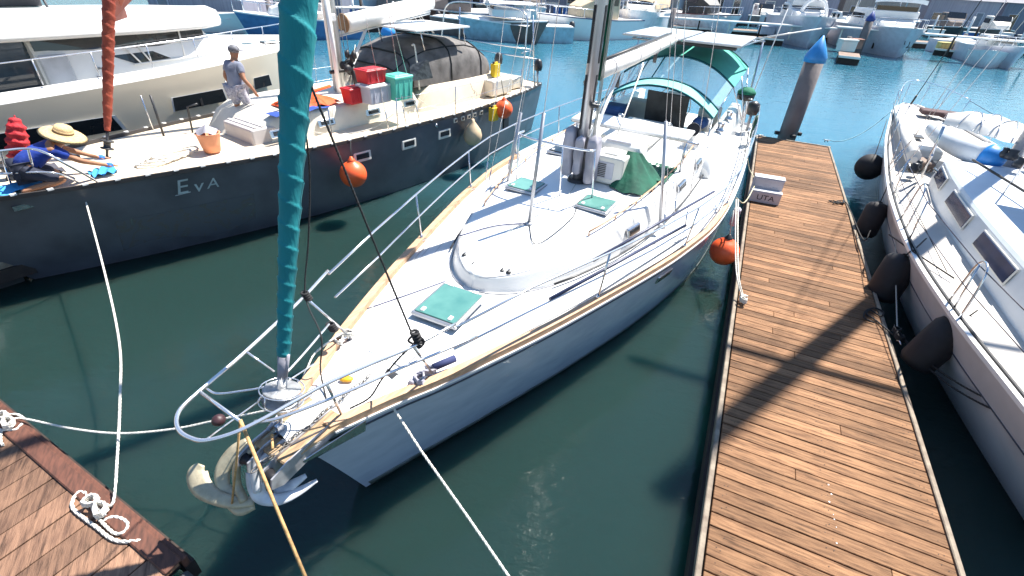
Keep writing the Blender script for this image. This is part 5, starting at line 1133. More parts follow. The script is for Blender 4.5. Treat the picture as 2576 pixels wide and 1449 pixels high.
b.tube([CT.w(s, yb(s) - .05, 2.62 + shr(s)) for s in [6.2 + .4 * i for i in range(18)]], .012, 6); obj('guard_rail', b, steelw, catm)
b = MB(); b.box(CT.w(12.0, .35, 2.42), .45, .35, .05, CT.R()); b.box(CT.w(12.9, .1, 2.40), .5, .3, .05, CT.R()); objs('deck_hatch', b, glass, catm, bevel=.02)
b = MB(); c_ = CT.w(5.35, 2.25, 1.85); b.lathe([(.02, -.22), (.09, -.20), (.105, -.1), (.105, .12), (.08, .2), (.03, .25)], c_, n=14); t = thing('fender', 'light blue fender hanging on the cream motor yacht side rail', 'fender', c_); obj('cylinder', b, mat('light_blue_vinyl', (.22, .38, .62), .5), t); b = MB(); b.tube([c_ + V(0, 0, .22), CT.w(5.2, 1.95, 2.5)], .008, 5); obj('lanyard', b, ropew, t)
b = MB()
lg = mat('grey_lettering', (.2, .21, .22), .5)
for i, (s, z, l) in enumerate(((8.0, 2.22, .05), (8.1, 2.26, .06), (8.2, 2.25, .07), (8.32, 2.28, .07), (8.15, 2.42, .06))): pbox(b, CT, s, 1.75, z, l, .06, .03)
obj('small_mark', b, lg, so2)
# ================================================================ white sailboat at the right border
RB = Frame(0, 0, 0); _ra = R(24); RB.ax = V(-math.sin(_ra), -math.cos(_ra), 0); RB.lt = V(-math.cos(_ra), math.sin(_ra), 0); RB.o = V(12.9, 17.7, 0) + RB.lt * -.3
RBB = [(0, .18), (.9, .52), (1.5, .72), (2.6, .92), (5.5, 1.42), (7.6, 1.7), (9.5, 1.92), (11.4, 2.05), (13, 2.06), (14.7, 1.92), (16, 1.72), (17, 1.55)]
RBW = [(0, .01), (.1, .3), (.3, .95), (.5, 1.25), (.64, 1.35), (.78, 1.27), (.9, 1.05), (1, .8)]
rB = lambda s: smt(RBB, s); rW = lambda u: smt(RBW, u); rZ = lambda s: 1.2 + .12 * max(0, 1 - s / 7)
boat3 = thing('sailboat', 'white sailboat cut by the right border with a blue ended dinghy on deck', 'sailboat', RB.w(9, 0, 0))
hullp = mat('mauve_white_hull', (.60, .60, .63), .3, var=.04, vscale=2, coat=.3)
obj('hull', hull_mb(RB, 17, rB, rW, rZ, .9, hullp), None, boat3)
sp = MB()
for side in (1, -1):
    for k0, k1 in ((.70, .715),):
        rings = []
        for i in range(61):
            u = (i / 60) ** 1.2 * .97 + .012; a = hull_point(RB, 17, rB, rW, rZ, .9, side, u, k0); b = hull_point(RB, 17, rB, rW, rZ, .9, side, u, k1); o = RB.lt * side * .006; rings.append([a + o, b + o, b - o, a - o])
        sp.loft(rings, True)
obj('hull_stripe', sp, sternm, boat3)
deckc = mat('ivory_deck', (.58, .54, .49), .65, col2=(.51, .47, .43), vscale=2, bump=.2, bscale=90)
obj('deck', deck_mb(RB, 17, rB, rZ, deckc, camber=.06, drop=.06), None, boat3)
obj('toe_rail', band_mb(RB, .1, 16.9, rB, rZ, .06, .05, gel, 1, off=.012, dz=.012), None, boat3); obj('toe_rail', band_mb(RB, .1, 16.9, rB, rZ, .06, .05, gel, -1, off=.012, dz=.012), None, boat3)
obj('inner_rail', band_mb(RB, 2.0, 16.9, rB, rZ, .025, .05, dark, 1, off=-.06, dz=.03), None, boat3)
# trunk cabin with shaded side and windows
c = MB().use(mat('pale_blue_white_gelcoat', (.66, .70, .74), .4, var=.02)); rings = []
def cw3(s): return smt([(7.6, .30), (8.0, .75), (9, 1.10), (11, 1.28), (13, 1.30), (17, 1.2)], s)
for s in (7.6, 7.7, 8, 8.5, 9, 10, 11, 12, 13, 14, 15, 16, 16.8):
    w_ = cw3(s); zt_ = 1.38 + .34 * min(1, (s - 7.55) / 1.6) ** .7
    rings.append([RB.w(s, x, z) for x, z in ((w_, 1.15), (w_ - .08, zt_ - .06), (w_ - .11, zt_ - .015), (w_ - .16, zt_), (0, zt_ + .03), (-w_ + .16, zt_), (-w_ + .1, zt_ - .02), (-w_, 1.15))])
c.loft(rings, False, (False, False), False); c.add(rings[0], [tuple(range(8))]); c.add(rings[-1], [tuple(range(8))]); cabin3 = obj('trunk_cabin', c, None, boat3)
for s, l in ((9.6, .9), (11.35, 1.3), (13.2, 1.3)):
    d = (RB.w(s + .4, cw3(s + .4)) - RB.w(s - .4, cw3(s - .4))).normalized(); nn = V(d.y, -d.x, 0); nn = nn if nn.dot(RB.lt) > 0 else -nn; up = (V(0, 0, 1) - nn * .16).normalized()
    cc_ = RB.w(s, cw3(s) - .035, 1.50); p = obj('cabin_window', MB().box(cc_, l, .02, .27, (d, nn, up)), gel2, boat3, bevel=.02); obj('pane', MB().box(cc_ + nn * .01, l - .05, .015, .22, (d, nn, up)), mat('blue_grey_window', (.03, .04, .09), .15), p, bevel=.02)
# foredeck items
b = MB(); b.tube([at(2257, 272, 1.42), at(2272, 322, 1.44), at(2297, 395, 1.46)], [.09, .13, .15], 14); b.tube([at(2293, 392, 1.42), at(2300, 402, 1.42)], .07, 8); obj('rolled_awning', b, whitecloth, boat3)
pb_ = MB(); c = at(2322, 412, 1.32); pb_.box(c, .48, .34, .18, RB.R()); obj('deck_box', pb_, mat('brown_box', (.20, .14, .11), .7), boat3, bevel=.02)
pb_ = MB(); c = at(2335, 385, 1.38); pb_.box(c, .42, .45, .22, RB.R()); obj('white_locker', pb_, gel, boat3, bevel=.03)
pb_ = MB(); pb_.box(at(2303, 408, 1.33), .12, .10, .2, RB.R()); pb_.box(at(2309, 343, 1.30), .35, .24, .03, RB.R()); objs('deck_vent', pb_, dark, boat3, bevel=.01)
pb_ = MB(); c = at(2370, 285, 1.45); pb_.box(c, .5, 1.1, .12, RB.R()); pb_.tube([at(2325, 275, 1.4), at(2400, 298, 1.45)], .07, 8); obj('bow_locker', pb_, mat('dark_brown_cloth', (.10, .06, .06), .9), boat3, bevel=.02)
# black windlass and gear near the mast
pb_ = MB()
for u, v, r in ((2295, 432, .10), (2305, 425, .08), (2540, 400, .12), (2560, 420, .10), (2520, 395, .08)): pb_.lathe([(r, 0), (r, .08), (r * .6, .12), (r * .7, .18), (.02, .19)], at(u, v, 1.33 if u < 2400 else 1.85), n=12)
objs('winch', pb_, dark, boat3)
bluec4 = mat('navy_canvas', (.03, .05, .14), .85)
ms3 = V(10.2, 10.05, 0); b = MB(); b.tube([ms3 + V(0, 0, 1.3), ms3 + V(0, 0, 17.5)], .16, 14); obj('mast', b, alu, boat3)
b = MB(); b.tube([ms3 + V(0, 0, 13.9) + V(-.94, .34, 0) * 1.9, ms3 + V(0, 0, 13.9) - V(-.94, .34, 0) * 1.9], .07, 8); obj('boom', b, whitecloth, boat3)  # this spar is the mast's spreader, inferred from its shadow on the dock
aw = MB(); aw.grid(lambda a, c: RB.w(10.8 + 2.8 * a, .55 - 2.2 * c, 3.0 + .18 * math.sin(math.pi * c)), 4, 10); aw.grid(lambda a, c: RB.w(10.8 + 2.8 * a, -1.65 + 2.2 * c, 2.985 + .18 * math.sin(math.pi * c)), 4, 10); added_awning = obj('awning', aw, bluec4, boat3)  # awning added out of view to shade the cabin top
aw = MB()
for s, t in ((10.8, .55), (13.6, .55), (10.8, -1.65), (13.6, -1.65)): aw.tube([RB.w(s, t, 3.0), RB.w(s, t * 1.1, 1.7)], .014, 6)
objs('added_awning_pole', aw, steel, added_awning)
# stays
b = MB(); t0 = RB.w(.35, .05, 1.35); b.tube([t0, t0.lerp(ms3 + V(0, 0, 16.5), .02)], .03, 8); b.tube([t0, ms3 + V(0, 0, 16.5)], .012, 6); obj('forestay', b, black, boat3)
b = MB()
for s, t, z in ((8.7, 1.75, 16), (8.3, 1.72, 9), (9.1, 1.72, 9)): p = RB.w(s, t, 1.25); b.tube([p, ms3 + V(0, 0, z)], .006, 5); b.tube([p, p + (ms3 + V(0, 0, z) - p).normalized() * .4], .014, 6)
obj('shroud', b, steel, boat3)
b = MB(); p = at(2322, 436, 1.35); b.tube([p, at(2375, 317, 2.35)], .028, 8); b.tube([at(2318, 445, 1.35), at(2345, 390, 2.0)], .02, 8); b.tube([at(2394, 465, 1.4), at(2350, 425, 1.45), at(2372, 440, 1.4)], .03, 8); obj('deck_pole', b, steel, boat3)
b = MB(); b.tube([at(2392, 470, 1.36), at(2358, 437, 1.38)], .028, 8); obj('boat_hook', b, dark, boat3)
# pulpit, stanchions, lifelines
b = MB(); zz = 1.95
b.tube(spline([RB.w(2.1, .85, 1.95), RB.w(1.0, .62, 1.98), RB.w(.1, .35, 2.0), RB.w(-.35, 0, 2.0), RB.w(.1, -.35, 2.0), RB.w(1.0, -.62, 1.98), RB.w(2.1, -.85, 1.95)], 5), .014, 8)
for s, t in ((2.1, .82), (1.0, .55), (.1, .25), (.1, -.25), (1.0, -.55), (2.1, -.82)): b.tube([RB.w(s, t, 1.28), RB.w(s, t * 1.1, 1.96)], .012, 6)
obj('pulpit', b, steelw, boat3)
for side in (1, -1):
    for s in (4.2, 6.2, 8.2, 10.2, 12.4, 14.5):
        t = side * (rB(s) - .08); b = MB(); b.tube([RB.w(s, t, 1.2), RB.w(s, t * 1.02, 1.84)], .012, 6); obj('stanchion', b, steel, boat3)
    P = [RB.w(2.1, side * .9, 1.9)] + [RB.w(s, side * (rB(s) - .05), 1.82) for s in (4.2, 6.2, 8.2, 10.2, 12.4, 14.5, 16.5)]
    b = MB(); b.tube(P, .007, 6); b.tube([p - V(0, 0, .3) for p in P], .006, 6); obj('lifeline', b, mat('navy_coated_wire', (.02, .02, .05), .4), boat3)
b = MB()
for s0 in (11.45, 14.3):
    t = rB(s0) - .1; b.tube(spline([RB.w(s0, t, 1.2), RB.w(s0 + .05, t, 1.7), RB.w(s0 + .15, t, 1.86), RB.w(s0 + .3, t, 1.86), RB.w(s0 + .4, t, 1.7), RB.w(s0 + .45, t, 1.2)], 4), .014, 8)
objs('gate_hoop', b, steel, boat3)
b = MB(); b.tube([RB.w(7, .5, 1.33), RB.w(10.2, 1.7, 1.27), RB.w(13.5, 1.75, 1.25)], .006, 5); b.tube([RB.w(8.6, 1.2, 1.3), RB.w(9.9, 1.8, 1.28)], .008, 5); b.tube([RB.w(9.5, .8, 1.9), RB.w(12, .4, 1.92), RB.w(15, .2, 1.9)], .02, 6); obj('deck_lines', b, ropeb, boat3)
# dinghy under cover
dg = thing('dinghy', 'white inflatable dinghy with a blue ended tube lashed on the right foredeck', 'dinghy', RB.w(7, 0, 1.35))
b = MB(); tube_pts = [at(2345, 318, 1.80), at(2375, 345, 1.80), at(2420, 370, 1.80), at(2480, 392, 1.78)]; b.tube(spline(tube_pts, 4), [.10] + [.19 + .004 * i for i in range(len(spline(tube_pts, 4)) - 1)], 16); obj('near_tube', b, mat('white_inflatable', (.66, .69, .72), .5, var=.04), dg)
b = MB(); q0, q1_ = at(2480, 392, 1.78), at(2524, 408, 1.76); ax_ = (q1_ - q0); b.lathe([(.245, -.02), (.25, .05), (.22, .18), (.12, .30), (.02, .34)], q0 + ax_ * .05, ax_, 18); obj('tube_end', b, mat('bright_blue_vinyl', (.02, .22, .62), .45), dg)
cv = MB()
def cvf(a, c):
    p0 = at(2372, 312, 2.0).lerp(at(2560, 365, 2.02), a); p1 = at(2380, 296, 2.05).lerp(at(2630, 345, 2.0), a); m = p0.lerp(p1, c); return m + V(0, 0, .32 * math.sin(math.pi * c) ** .6 * math.sin(math.pi * min(1, a * .9 + .08)) ** .5 + .012 * math.sin(a * 21 + c * 5))
cv.grid(cvf, 20, 12); obj('cover', cv, whitecloth, dg)
b = MB()
for a in (.2, .42, .62): b.tube([cvf(a + c * .15, c) + V(0, 0, .015) for c in [i / 12 for i in range(13)]], .012, 5); b.tube([cvf(min(1, a + .3 - c * .3), c) + V(0, 0, .015) for c in [i / 12 for i in range(13)]], .012, 5)
b.tube([at(2330, 330, 1.62), at(2400, 372, 1.6), at(2520, 425, 1.58)], .03, 8); obj('lashings', b, steel, dg)
b = MB(); b.box(RB.w(9.2, -.7, 2.0), .9, .9, .5, RB.R()); obj('ribbed_cover', b, greyw, boat3, bevel=.05)
# fenders between this boat and the dock
fblack = mat('black_fender_cloth', (.012, .011, .015), .7, var=.15, vscale=4, bump=.15, bscale=14)
def cyl_fender(c, r, L, tilt, label, top, group=None):
    t = thing('fender', label, 'fender', c, group); ax_ = Vector(tilt).normalized()
    b = MB(); b.lathe([(r * .35, -L * .5), (r * .8, -L * .46), (r, -L * .36), (r * 1.03, 0), (r, L * .36), (r * .8, L * .46), (r * .3, L * .5)], c, ax_, 20); obj('body', b, fblack, t)
    b = MB(); b.tube([c + ax_ * L * .48, top], .010, 6); b.tube([c + ax_ * L * .5 + V(.04 * math.cos(a), .04 * math.sin(a), 0) for a in [i * math.pi / 6 for i in range(12)]], .012, 5, closed=True); obj('lanyard', b, ropeb, t); return t
c1 = at(2187, 420, .62); t = thing('fender', 'round black fender over the water beyond the end of the dock', 'fender', c1); b = MB().ball(c1, .33, 22); obj('ball', b, fblack, t); b = MB(); b.tube([c1 + V(0, 0, .32), at(2232, 300, 1.3)], .009, 6); obj('lanyard', b, ropeb, t)
cyl_fender(at(2192, 553, .62), .20, .72, (.20, .25, 1), 'black cloth covered fender farthest along the right dock edge', at(2232, 470, 1.22))
cyl_fender(at(2243, 700, .66), .23, .80, (.22, .2, 1), 'black cloth covered fender beneath the crossed black lines', at(2290, 632, 1.24))
cyl_fender(at(2352, 868, .70), .21, .78, (.40, .10, .9), 'black cloth covered fender nearest the viewer, next to the big dock cleat', at(2460, 780, 1.24))
lk = MB(); cxp = at(2296, 632, 1.22)
for a in ((2238, 462), (2236, 590), (2330, 600), (2400, 700), (2255, 655)): lk.tube([cxp, at(a[0], a[1], 1.22 if a[0] > 2300 or a[1] < 500 else .9)], .011, 6)
single('crossed_lines', lk, ropeb, 'black lines crossing at a knot over the right sailboat rail', 'rope')
# dock cleat and lines on the right edge
c2 = at(2252, 850, ZD); dck = DR.ax
cleat(c2, dck, 'big steel cleat at the right dock edge wrapped with black rope', .50, m=steel)
lk = MB(); lk.rope(wraps(c2, dck, .012, 4, .28, 5), .012); lk.rope(spline([c2 + V(-.05, .0, .05), at(2215, 815, ZD + .02), at(2195, 800, ZD + .02), at(2180, 790, ZD + .02), at(2190, 780, ZD + .03), at(2215, 795, ZD + .02), at(2222, 785, ZD + .02), at(2200, 775, ZD + .02), at(2178, 782, ZD + .02), at(2175, 800, ZD + .03), at(2200, 812, ZD + .02)], 6), .013)
lk.rope(sag(c2 + V(.05, -.05, .05), at(2600, 1068, .95), .18, 18), .012); lk.rope(sag(c2 + V(.06, -.02, .05), at(2600, 1050, .97), .14, 18), .012)
single('black_mooring_line', lk, ropeb, 'black mooring line wound on the near right cleat and sagging to the right border', 'rope')
lk = MB(); lk.rope(sag(at(2256, 468, 1.25), c2 + V(.02, .02, .05), .05, 14), .010); single('grey_mooring_line', lk, gr_rope, 'thin grey line dropping straight to the near right cleat', 'rope')
c3 = at(2106, 512, ZD); cleat(c3 + V(.12, 0, 0), dck, 'small dark cleat beside the black rope tangle halfway along the dock', .22, m=dark)
lk = MB(); rnd = random.Random(6); pts = [c3 + V(rnd.uniform(-.22, .18), rnd.uniform(-.07, .07), .015 + .03 * rnd.random()) for _ in range(16)] + [c3 + V(.2, .02, .03), at(2170, 600, .62), at(2190, 580, .8)]; lk.rope(spline(pts, 6), .012); single('black_rope_tangle', lk, ropeb, 'tangle of black rope on the far half of the sunlit dock', 'rope')
c4 = at(2078, 357, ZD); cleat(c4, DR.lt, 'pale cleat on the far right corner of the sunlit dock', .2)
lk = MB(); lk.rope(sag(c4 + V(.05, 0, .06), RB.w(.6, .45, 1.3), .42, 20), .016); single('blue_mooring_line', lk, mat('light_blue_rope', (.22, .42, .50), .8), 'light blue line sagging from the dock corner to the right sailboat bow', 'rope')
# ================================================================ the far side of the basin
navy = mat('navy_stripe', (.02, .05, .16), .4); maroon = mat('maroon_paint', (.16, .02, .03), .45); beigec = mat('beige_canvas', (.60, .48, .33), .85, var=.06, vscale=2, bump=.3); greyh = mat('blue_grey_hull', (.54, .55, .62), .35, var=.04); whiteh = mat('far_white_hull', (.76, .76, .78), .4, var=.04)
paleb = mat('pale_blue_hull', (.34, .50, .58), .4); brownc = mat('brown_grey_canvas', (.16, .135, .125), .85); bluec = mat('blue_canvas', (.03, .12, .36), .8)
def FA(u, v, heading):
    """frame with its bow at a waterline pixel, aft pointing away; heading in degrees from +y towards +x"""
    p = at(u, v, 0); f = Frame(p.x, p.y, heading); return f
def bgboat(fr, L, beam, fb, label, cat='boat', name='motorboat', hm=None, stripe=None, cabin=None, canopy=None, bridge=None, rail=True, mast=0, cover=None, group=None, outboards=0, flare=.6, sheer=.35, extras=None):
    L *= 1.0; fb *= 1.12; beam *= 1.12
    hm = hm or whiteh; B = lambda s: beam / 2 * smt([(0, .06), (.06, .34), (.18, .66), (.4, .96), (.65, 1.0), (1, .88)], s / L); W_ = lambda u: beam / 2 * smt([(0, .01), (.12, .28), (.35, .72), (.6, .86), (1, .8)], u)
    Z = lambda s: fb + sheer * max(0, 1 - s / (L * .7)) ** 1.4
    t = thing(name, label, cat, fr.w(L / 2, 0, 0), group)
    obj('hull', hull_mb(fr, L, B, W_, Z, L * .10, hm, nu=18, nk=6), None, t)
    obj('deck', deck_mb(fr, L, B, Z, gel, camber=.08, drop=.03, nu=16, nt=6), None, t)
    obj('gunwale', band_mb(fr, .05, L - .05, B, Z, .08, .07, stripe or gel, 1, off=.03, dz=.02, n=20), None, t); obj('gunwale', band_mb(fr, .05, L - .05, B, Z, .08, .07, stripe or gel, -1, off=.03, dz=.02, n=20), None, t)
    if cabin:
        s0, s1, hw, h, cm = cabin; c = MB(); rings = []; z0 = fb
        for s, k, q in ((s0, .35, .05), (s0 + .3, .7, .45), (s0 + (s1 - s0) * .35, .95, .7), (s0 + (s1 - s0) * .45, 1, 1), (s1 - .1, 1, 1), (s1, .96, .9)): rings.append([fr.w(s, x * hw * k, z0 + (h * q if y else -.05)) for x, y in ((1, 0), (.92, 1), (0, 1), (-.92, 1), (-1, 0))])
        c.loft(rings, False, (True, True), False); co_ = obj('cabin', c, cm or gel, t, bevel=.04)
        sm_ = s0 + (s1 - s0) * .40
        for side in (1, -1):
            b = MB(); b.box(fr.w((sm_ + s1) / 2, side * hw * .965, z0 + h * .66), (s1 - sm_) * .8, .03, h * .32, fr.R()); obj('side_window', b, glass, co_)
        b = MB(); d = (fr.w(s0 + (s1 - s0) * .45, 0, z0 + h) - fr.w(s0 + (s1 - s0) * .35, 0, z0 + h * .7)).normalized(); b.box(fr.w(s0 + (s1 - s0) * .39, 0, z0 + h * .86), h * .5, hw * 1.6, .03, (d, fr.lt, d.cross(fr.lt))); obj('windscreen', b, glass, co_)
    if bridge:
        s0, s1, hw, z0, z1, cm = bridge; b = MB(); b.box(fr.w((s0 + s1) / 2, 0, z0 + .25), s1 - s0, hw * 2, .5, fr.R()); bo = obj('flybridge', b, gel, t, bevel=.08, bseg=2)
        b = MB(); b.box(fr.w(s0 + .1, 0, z0 + .65), .05, hw * 1.7, .35, fr.R()); obj('venturi', b, glass, bo)
        b = MB()
        for x in (-1, 1):
            for s in (s0 + .2, s1 - .1): b.tube([fr.w(s, x * hw * .95, z0), fr.w(s, x * hw * .9, z1)], .03, 6)
        objs('bridge_post', b, steel, bo)
        b = MB(); b.grid(lambda a, c_: fr.w(s0 - .2 + (s1 - s0 + .4) * a, (c_ * 2 - 1) * hw * 1.08, z1 + .12 * (1 - (2 * c_ - 1) ** 4)), 4, 10); b.grid(lambda a, c_: fr.w(s0 - .2, (c_ * 2 - 1) * hw * 1.08, z1 + .12 * (1 - (2 * c_ - 1) ** 4) - .30 * a), 2, 10); obj('bridge_canopy', b, cm, bo)
    if canopy:
        s0, s1, hw, z0, z1, cm = canopy; b = MB(); rings = []
        for s, k in ((s0, .35), (s0 + (s1 - s0) * .18, .85), (s0 + (s1 - s0) * .4, 1), (s1 - .15, 1), (s1, .75)): rings.append([fr.w(s, hw * math.cos(a) * (1 if k > .5 else .85), z0 + (z1 - z0) * k * abs(math.sin(a)) ** .6) for a in [math.pi * i / 12 for i in range(13)]])
        b.loft(rings, False, (False, False)); b.add(rings[-1], [tuple(range(13))]); obj('canopy', b, cm, t)
    if cover:
        s0, s1, hw, z0, h, cm = cover; b = MB(); b.grid(lambda a, c_: fr.w(s0 + (s1 - s0) * a, (c_ * 2 - 1) * hw, z0 + h * (1 - abs(2 * c_ - 1) ** 1.8) * math.sin(math.pi * min(1, a * .95 + .05)) ** .4 + .02 * math.sin(a * 20)), 14, 10); obj('boat_cover', b, cm, t)
    if rail:
        b = MB(); P = [fr.w(s, side * max(B(s) - .08, 0), Z(s) + .62) for side, S_ in ((1, (L * .55, L * .35, L * .2, L * .08, .02)), (-1, (.02, L * .08, L * .2, L * .35, L * .55))) for s in S_]
        b.tube(P, .022, 6)
        for p in P: b.tube([p, p - V(0, 0, .62)], .018, 5)
        obj('bow_rail', b, steelw, t)
    if mast: b = MB(); b.tube([fr.w(L * mast[0], 0, fb), fr.w(L * mast[0], 0, mast[1])], mast[2], 8); obj('mast', b, mast[3], t)
    for i in range(outboards):
        c = fr.w(L + .15, (i - (outboards - 1) / 2) * .6, .75); b = MB(); b.lathe([(.03, 0), (.2, .05), (.24, .3), (.18, .55), (.04, .62)], c, n=10); b.tube([c, c - V(0, 0, .8)], .06, 6); obj('outboard_motor', b, dark, t)
    if extras: extras(t, fr)
    return t
def ex_sport(t, fr):
    b = MB(); b.box(fr.w(.9, .05, 2.16), .05, 1.0, .20, fr.R()); obj('bow_sign', b, white, t)
    b = MB(); b.tube([fr.w(4.0, 1.1 * math.cos(a) + .3, 1.9 + 1.7 * math.sin(a)) for a in [math.pi * i / 12 for i in range(13)]], [.10] + [.16] * 11 + [.10], 8); obj('radar_arch', b, white, t)
def ex_anchor(t, fr):
    b = MB(); b.tube([fr.w(.42, .22, 1.22), fr.w(.36, .22, .95), fr.w(.36, .10, .82)], .03, 6); b.tube([fr.w(.42, -.12, 1.24), fr.w(.36, -.12, 1.0)], .03, 6); b.tube([fr.w(.36, .30, .88), fr.w(.36, .08, .80)], .035, 6); obj('hung_anchor', b, dark, t)
    b = MB(); pbox(b, fr, 2.5, .2, 2.02, .8, 1.1, .16); obj('foredeck_pad', b, gel, t, bevel=.05)
# first row, closest to us, left to right
bgboat(FA(1375, 112, -62), 9.5, 2.6, 1.0, 'grey speedboat with a long pale covered foredeck beyond the dark yacht stern arch', hm=brownc, cover=(1.0, 8.0, 1.15, 1.1, .35, whitecloth), rail=False, outboards=1)
bgboat(FA(1150, 95, 78), 8.5, 2.6, .95, 'pale blue open boat with a thin white awning beyond the dark yacht boom', hm=paleb, bridge=(2.4, 5.2, 1.1, 1.5, 2.35, gel), rail=False, outboards=1)
bgboat(FA(1345, 97, 58), 9.8, 3.0, 1.25, 'white runabout with a navy band and a beige screened cabin left of the tall mast', stripe=navy, cabin=(3.2, 7.2, 1.2, 1.9, beigec), hm=gel, rail=True)
bgboat(FA(1572, 96, 24), 10.0, 3.7, 1.55, 'beige cruiser with a cream canvas enclosure right of the tall mast', hm=whiteh, cabin=(2.4, 6, 1.4, .9, gel2), canopy=(3.8, 9.2, 1.6, 2.1, 3.7, beigec), rail=True)
bgboat(FA(1850, 94, -32), 9.0, 3.2, 1.35, 'maroon sided white boat with a dark glazed wheelhouse', hm=mat('pale_blue_white_hull', (.60, .66, .72), .4), stripe=maroon, cabin=(3.0, 6.2, 1.25, 2.0, dark), cover=(.8, 3, 1.1, 1.6, .25, gel), rail=True)
bgboat(FA(2035, 124, 14), 12.0, 4.6, 1.75, 'white bow on sportfisher with a rounded arch left of the blue capped piling', hm=greyh, stripe=gel, cabin=(3.2, 8, 1.7, 1.1, gel), bridge=(5, 8, 1.4, 2.9, 4.3, bluec), rail=True, extras=ex_sport, sheer=.45)
bgboat(FA(2268, 150, 10), 12.0, 4.9, 1.65, 'bow on white flybridge boat with a wide white top and two hung anchors', hm=greyh, stripe=gel, cabin=(2.8, 8, 2.0, 1.1, gel), bridge=(4.2, 8, 1.8, 2.6, 3.9, white), rail=True, extras=ex_anchor, sheer=.30)
bgboat(FA(2478, 172, 35), 5.5, 2.2, .75, 'small white dory with blue gear inside near the right border', hm=whiteh, cover=(1.5, 4, .9, .8, .25, bluec), rail=False, outboards=1, name='small_boat')
bgboat(FA(2545, 176, 12), 6.5, 2.6, 1.05, 'grey hulled small cruiser half cut by the right border', hm=greyh, cabin=(1.6, 4.6, .9, .8, gel), rail=True, name='small_boat')
bgboat(FA(2455, 150, 6), 5.5, 2.3, .9, 'grey inflatable tender tucked behind the white dory', hm=greyh, cover=(1, 4.5, .9, 1.0, .4, greyw), rail=False, name='small_boat')
bgboat(FA(602, 95, 60), 7.5, 2.6, 1.0, 'blue and white cabin boat behind the cream motor yacht hardtop', hm=mat('mid_blue_hull', (.06, .16, .34), .4), cabin=(1.8, 4.8, 1.0, 1.2, gel), rail=True, name='cabin_boat')
bgboat(FA(640, 86, -75), 7.0, 2.3, .8, 'low white skiff on the open water right of the cream motor yacht roof', hm=gel, rail=False, name='skiff', cover=(1, 4, .8, .8, .2, gel))
bgboat(FA(1000, 66, 70), 9.0, 2.9, 1.1, 'dark hulled boat behind the long white boom cover', hm=dark, cabin=(2.4, 6, 1.1, 1.2, brownc), rail=False)
# second row: boats lying behind the white walkway
DW = V(.978, -.209, 0)
rnd = random.Random(21)
row2 = [(730, 52, 'white sloop hull behind the short pale dock', .9), (880, 46, 'white cabin boat seen above the long white boom cover', 1.1), (1090, 48, 'grey cabin boat beyond the dark hulled one', 1.0), (1215, 56, 'dark covered boat left of the stern arch', 1.0), (1330, 62, 'white cabin boat among the clutter beyond the stern arch', 1.1), (1460, 62, 'shadowed boat hidden by the tall mast', 1.0), (1650, 60, 'dark boat with a brown awning above the beige cruiser', 1.1), (1790, 66, 'grey cabin boat above the maroon sided one', 1.1), (1930, 72, 'low dark boat left of the sportfisher', .9), (2160, 88, 'dark tender berthed between the two bow on boats', .8), (2400, 105, 'dark hulled boat right of the white flybridge boat', 1.0), (2520, 112, 'small boat with a dark cover by the far right dock', 1.0)]
for i, (u, v, lab, fb) in enumerate(row2):
    hm = [whiteh, greyh, dark, brownc][i % 4]
    bgboat(FA(u, v, rnd.uniform(-10, 30)), rnd.uniform(6.5, 9), rnd.uniform(2.4, 3.1), fb, lab, hm=hm, cabin=(1.8, 5.2, 1.05, rnd.uniform(1, 1.6), [gel, brownc, gel2][i % 3]), rail=i % 2 == 0, cover=(5.2, 6.4, 1.0, fb, .4, [bluec, greycloth, beigec][i % 3]), name='berthed_boat')
# walkway dock and finger docks
def fardock(u0, v0, u1, v1, w_, label, z=.5, m=None):
    a, b_ = at(u0, v0, z), at(u1, v1, z); f = Frame(a.x, a.y, 0); d = (b_ - a); L = d.length; f.ax = d.normalized(); f.lt = V(f.ax.y, -f.ax.x, 0); f.lt = f.lt if f.lt.y > 0 else -f.lt
    t = thing('far_dock', label, 'dock', f.w(L / 2, 0, 0)); b = MB(); pbox(b, f, L / 2, w_ / 2, z - .06, L, w_, .12); obj('deck_boards', b, m or mat('far_dock_boards', (.24, .17, .13), .85, var=.1, island=.1), t)
    b = MB(); pbox(b, f, L / 2, -.02, z - .03, L, .06, .14); obj('white_edge', b, gel2, t); b = MB(); pbox(b, f, L / 2, w_ / 2, .1, L, w_ - .2, .5); obj('floats', b, wood_dk, t); return t, f, L
fardock(640, 62, 1700, 62, 2.2, 'long dark far walkway seen behind the dark yacht'); T_, WF, WL_ = fardock(1690, 66, 2640, 128, 2.4, 'far walkway dock behind the bow on boats at upper right')
fardock(1872, 92, 1972, 100, 1.2, 'short white edged dock end between the maroon boat and the sportfisher'); fardock(2110, 140, 2165, 146, 3.0, 'dock finger with white lockers between the two bow on boats'); fardock(2352, 122, 2440, 132, 2.2, 'dark dock finger with a yellow bundle right of the flybridge boat')
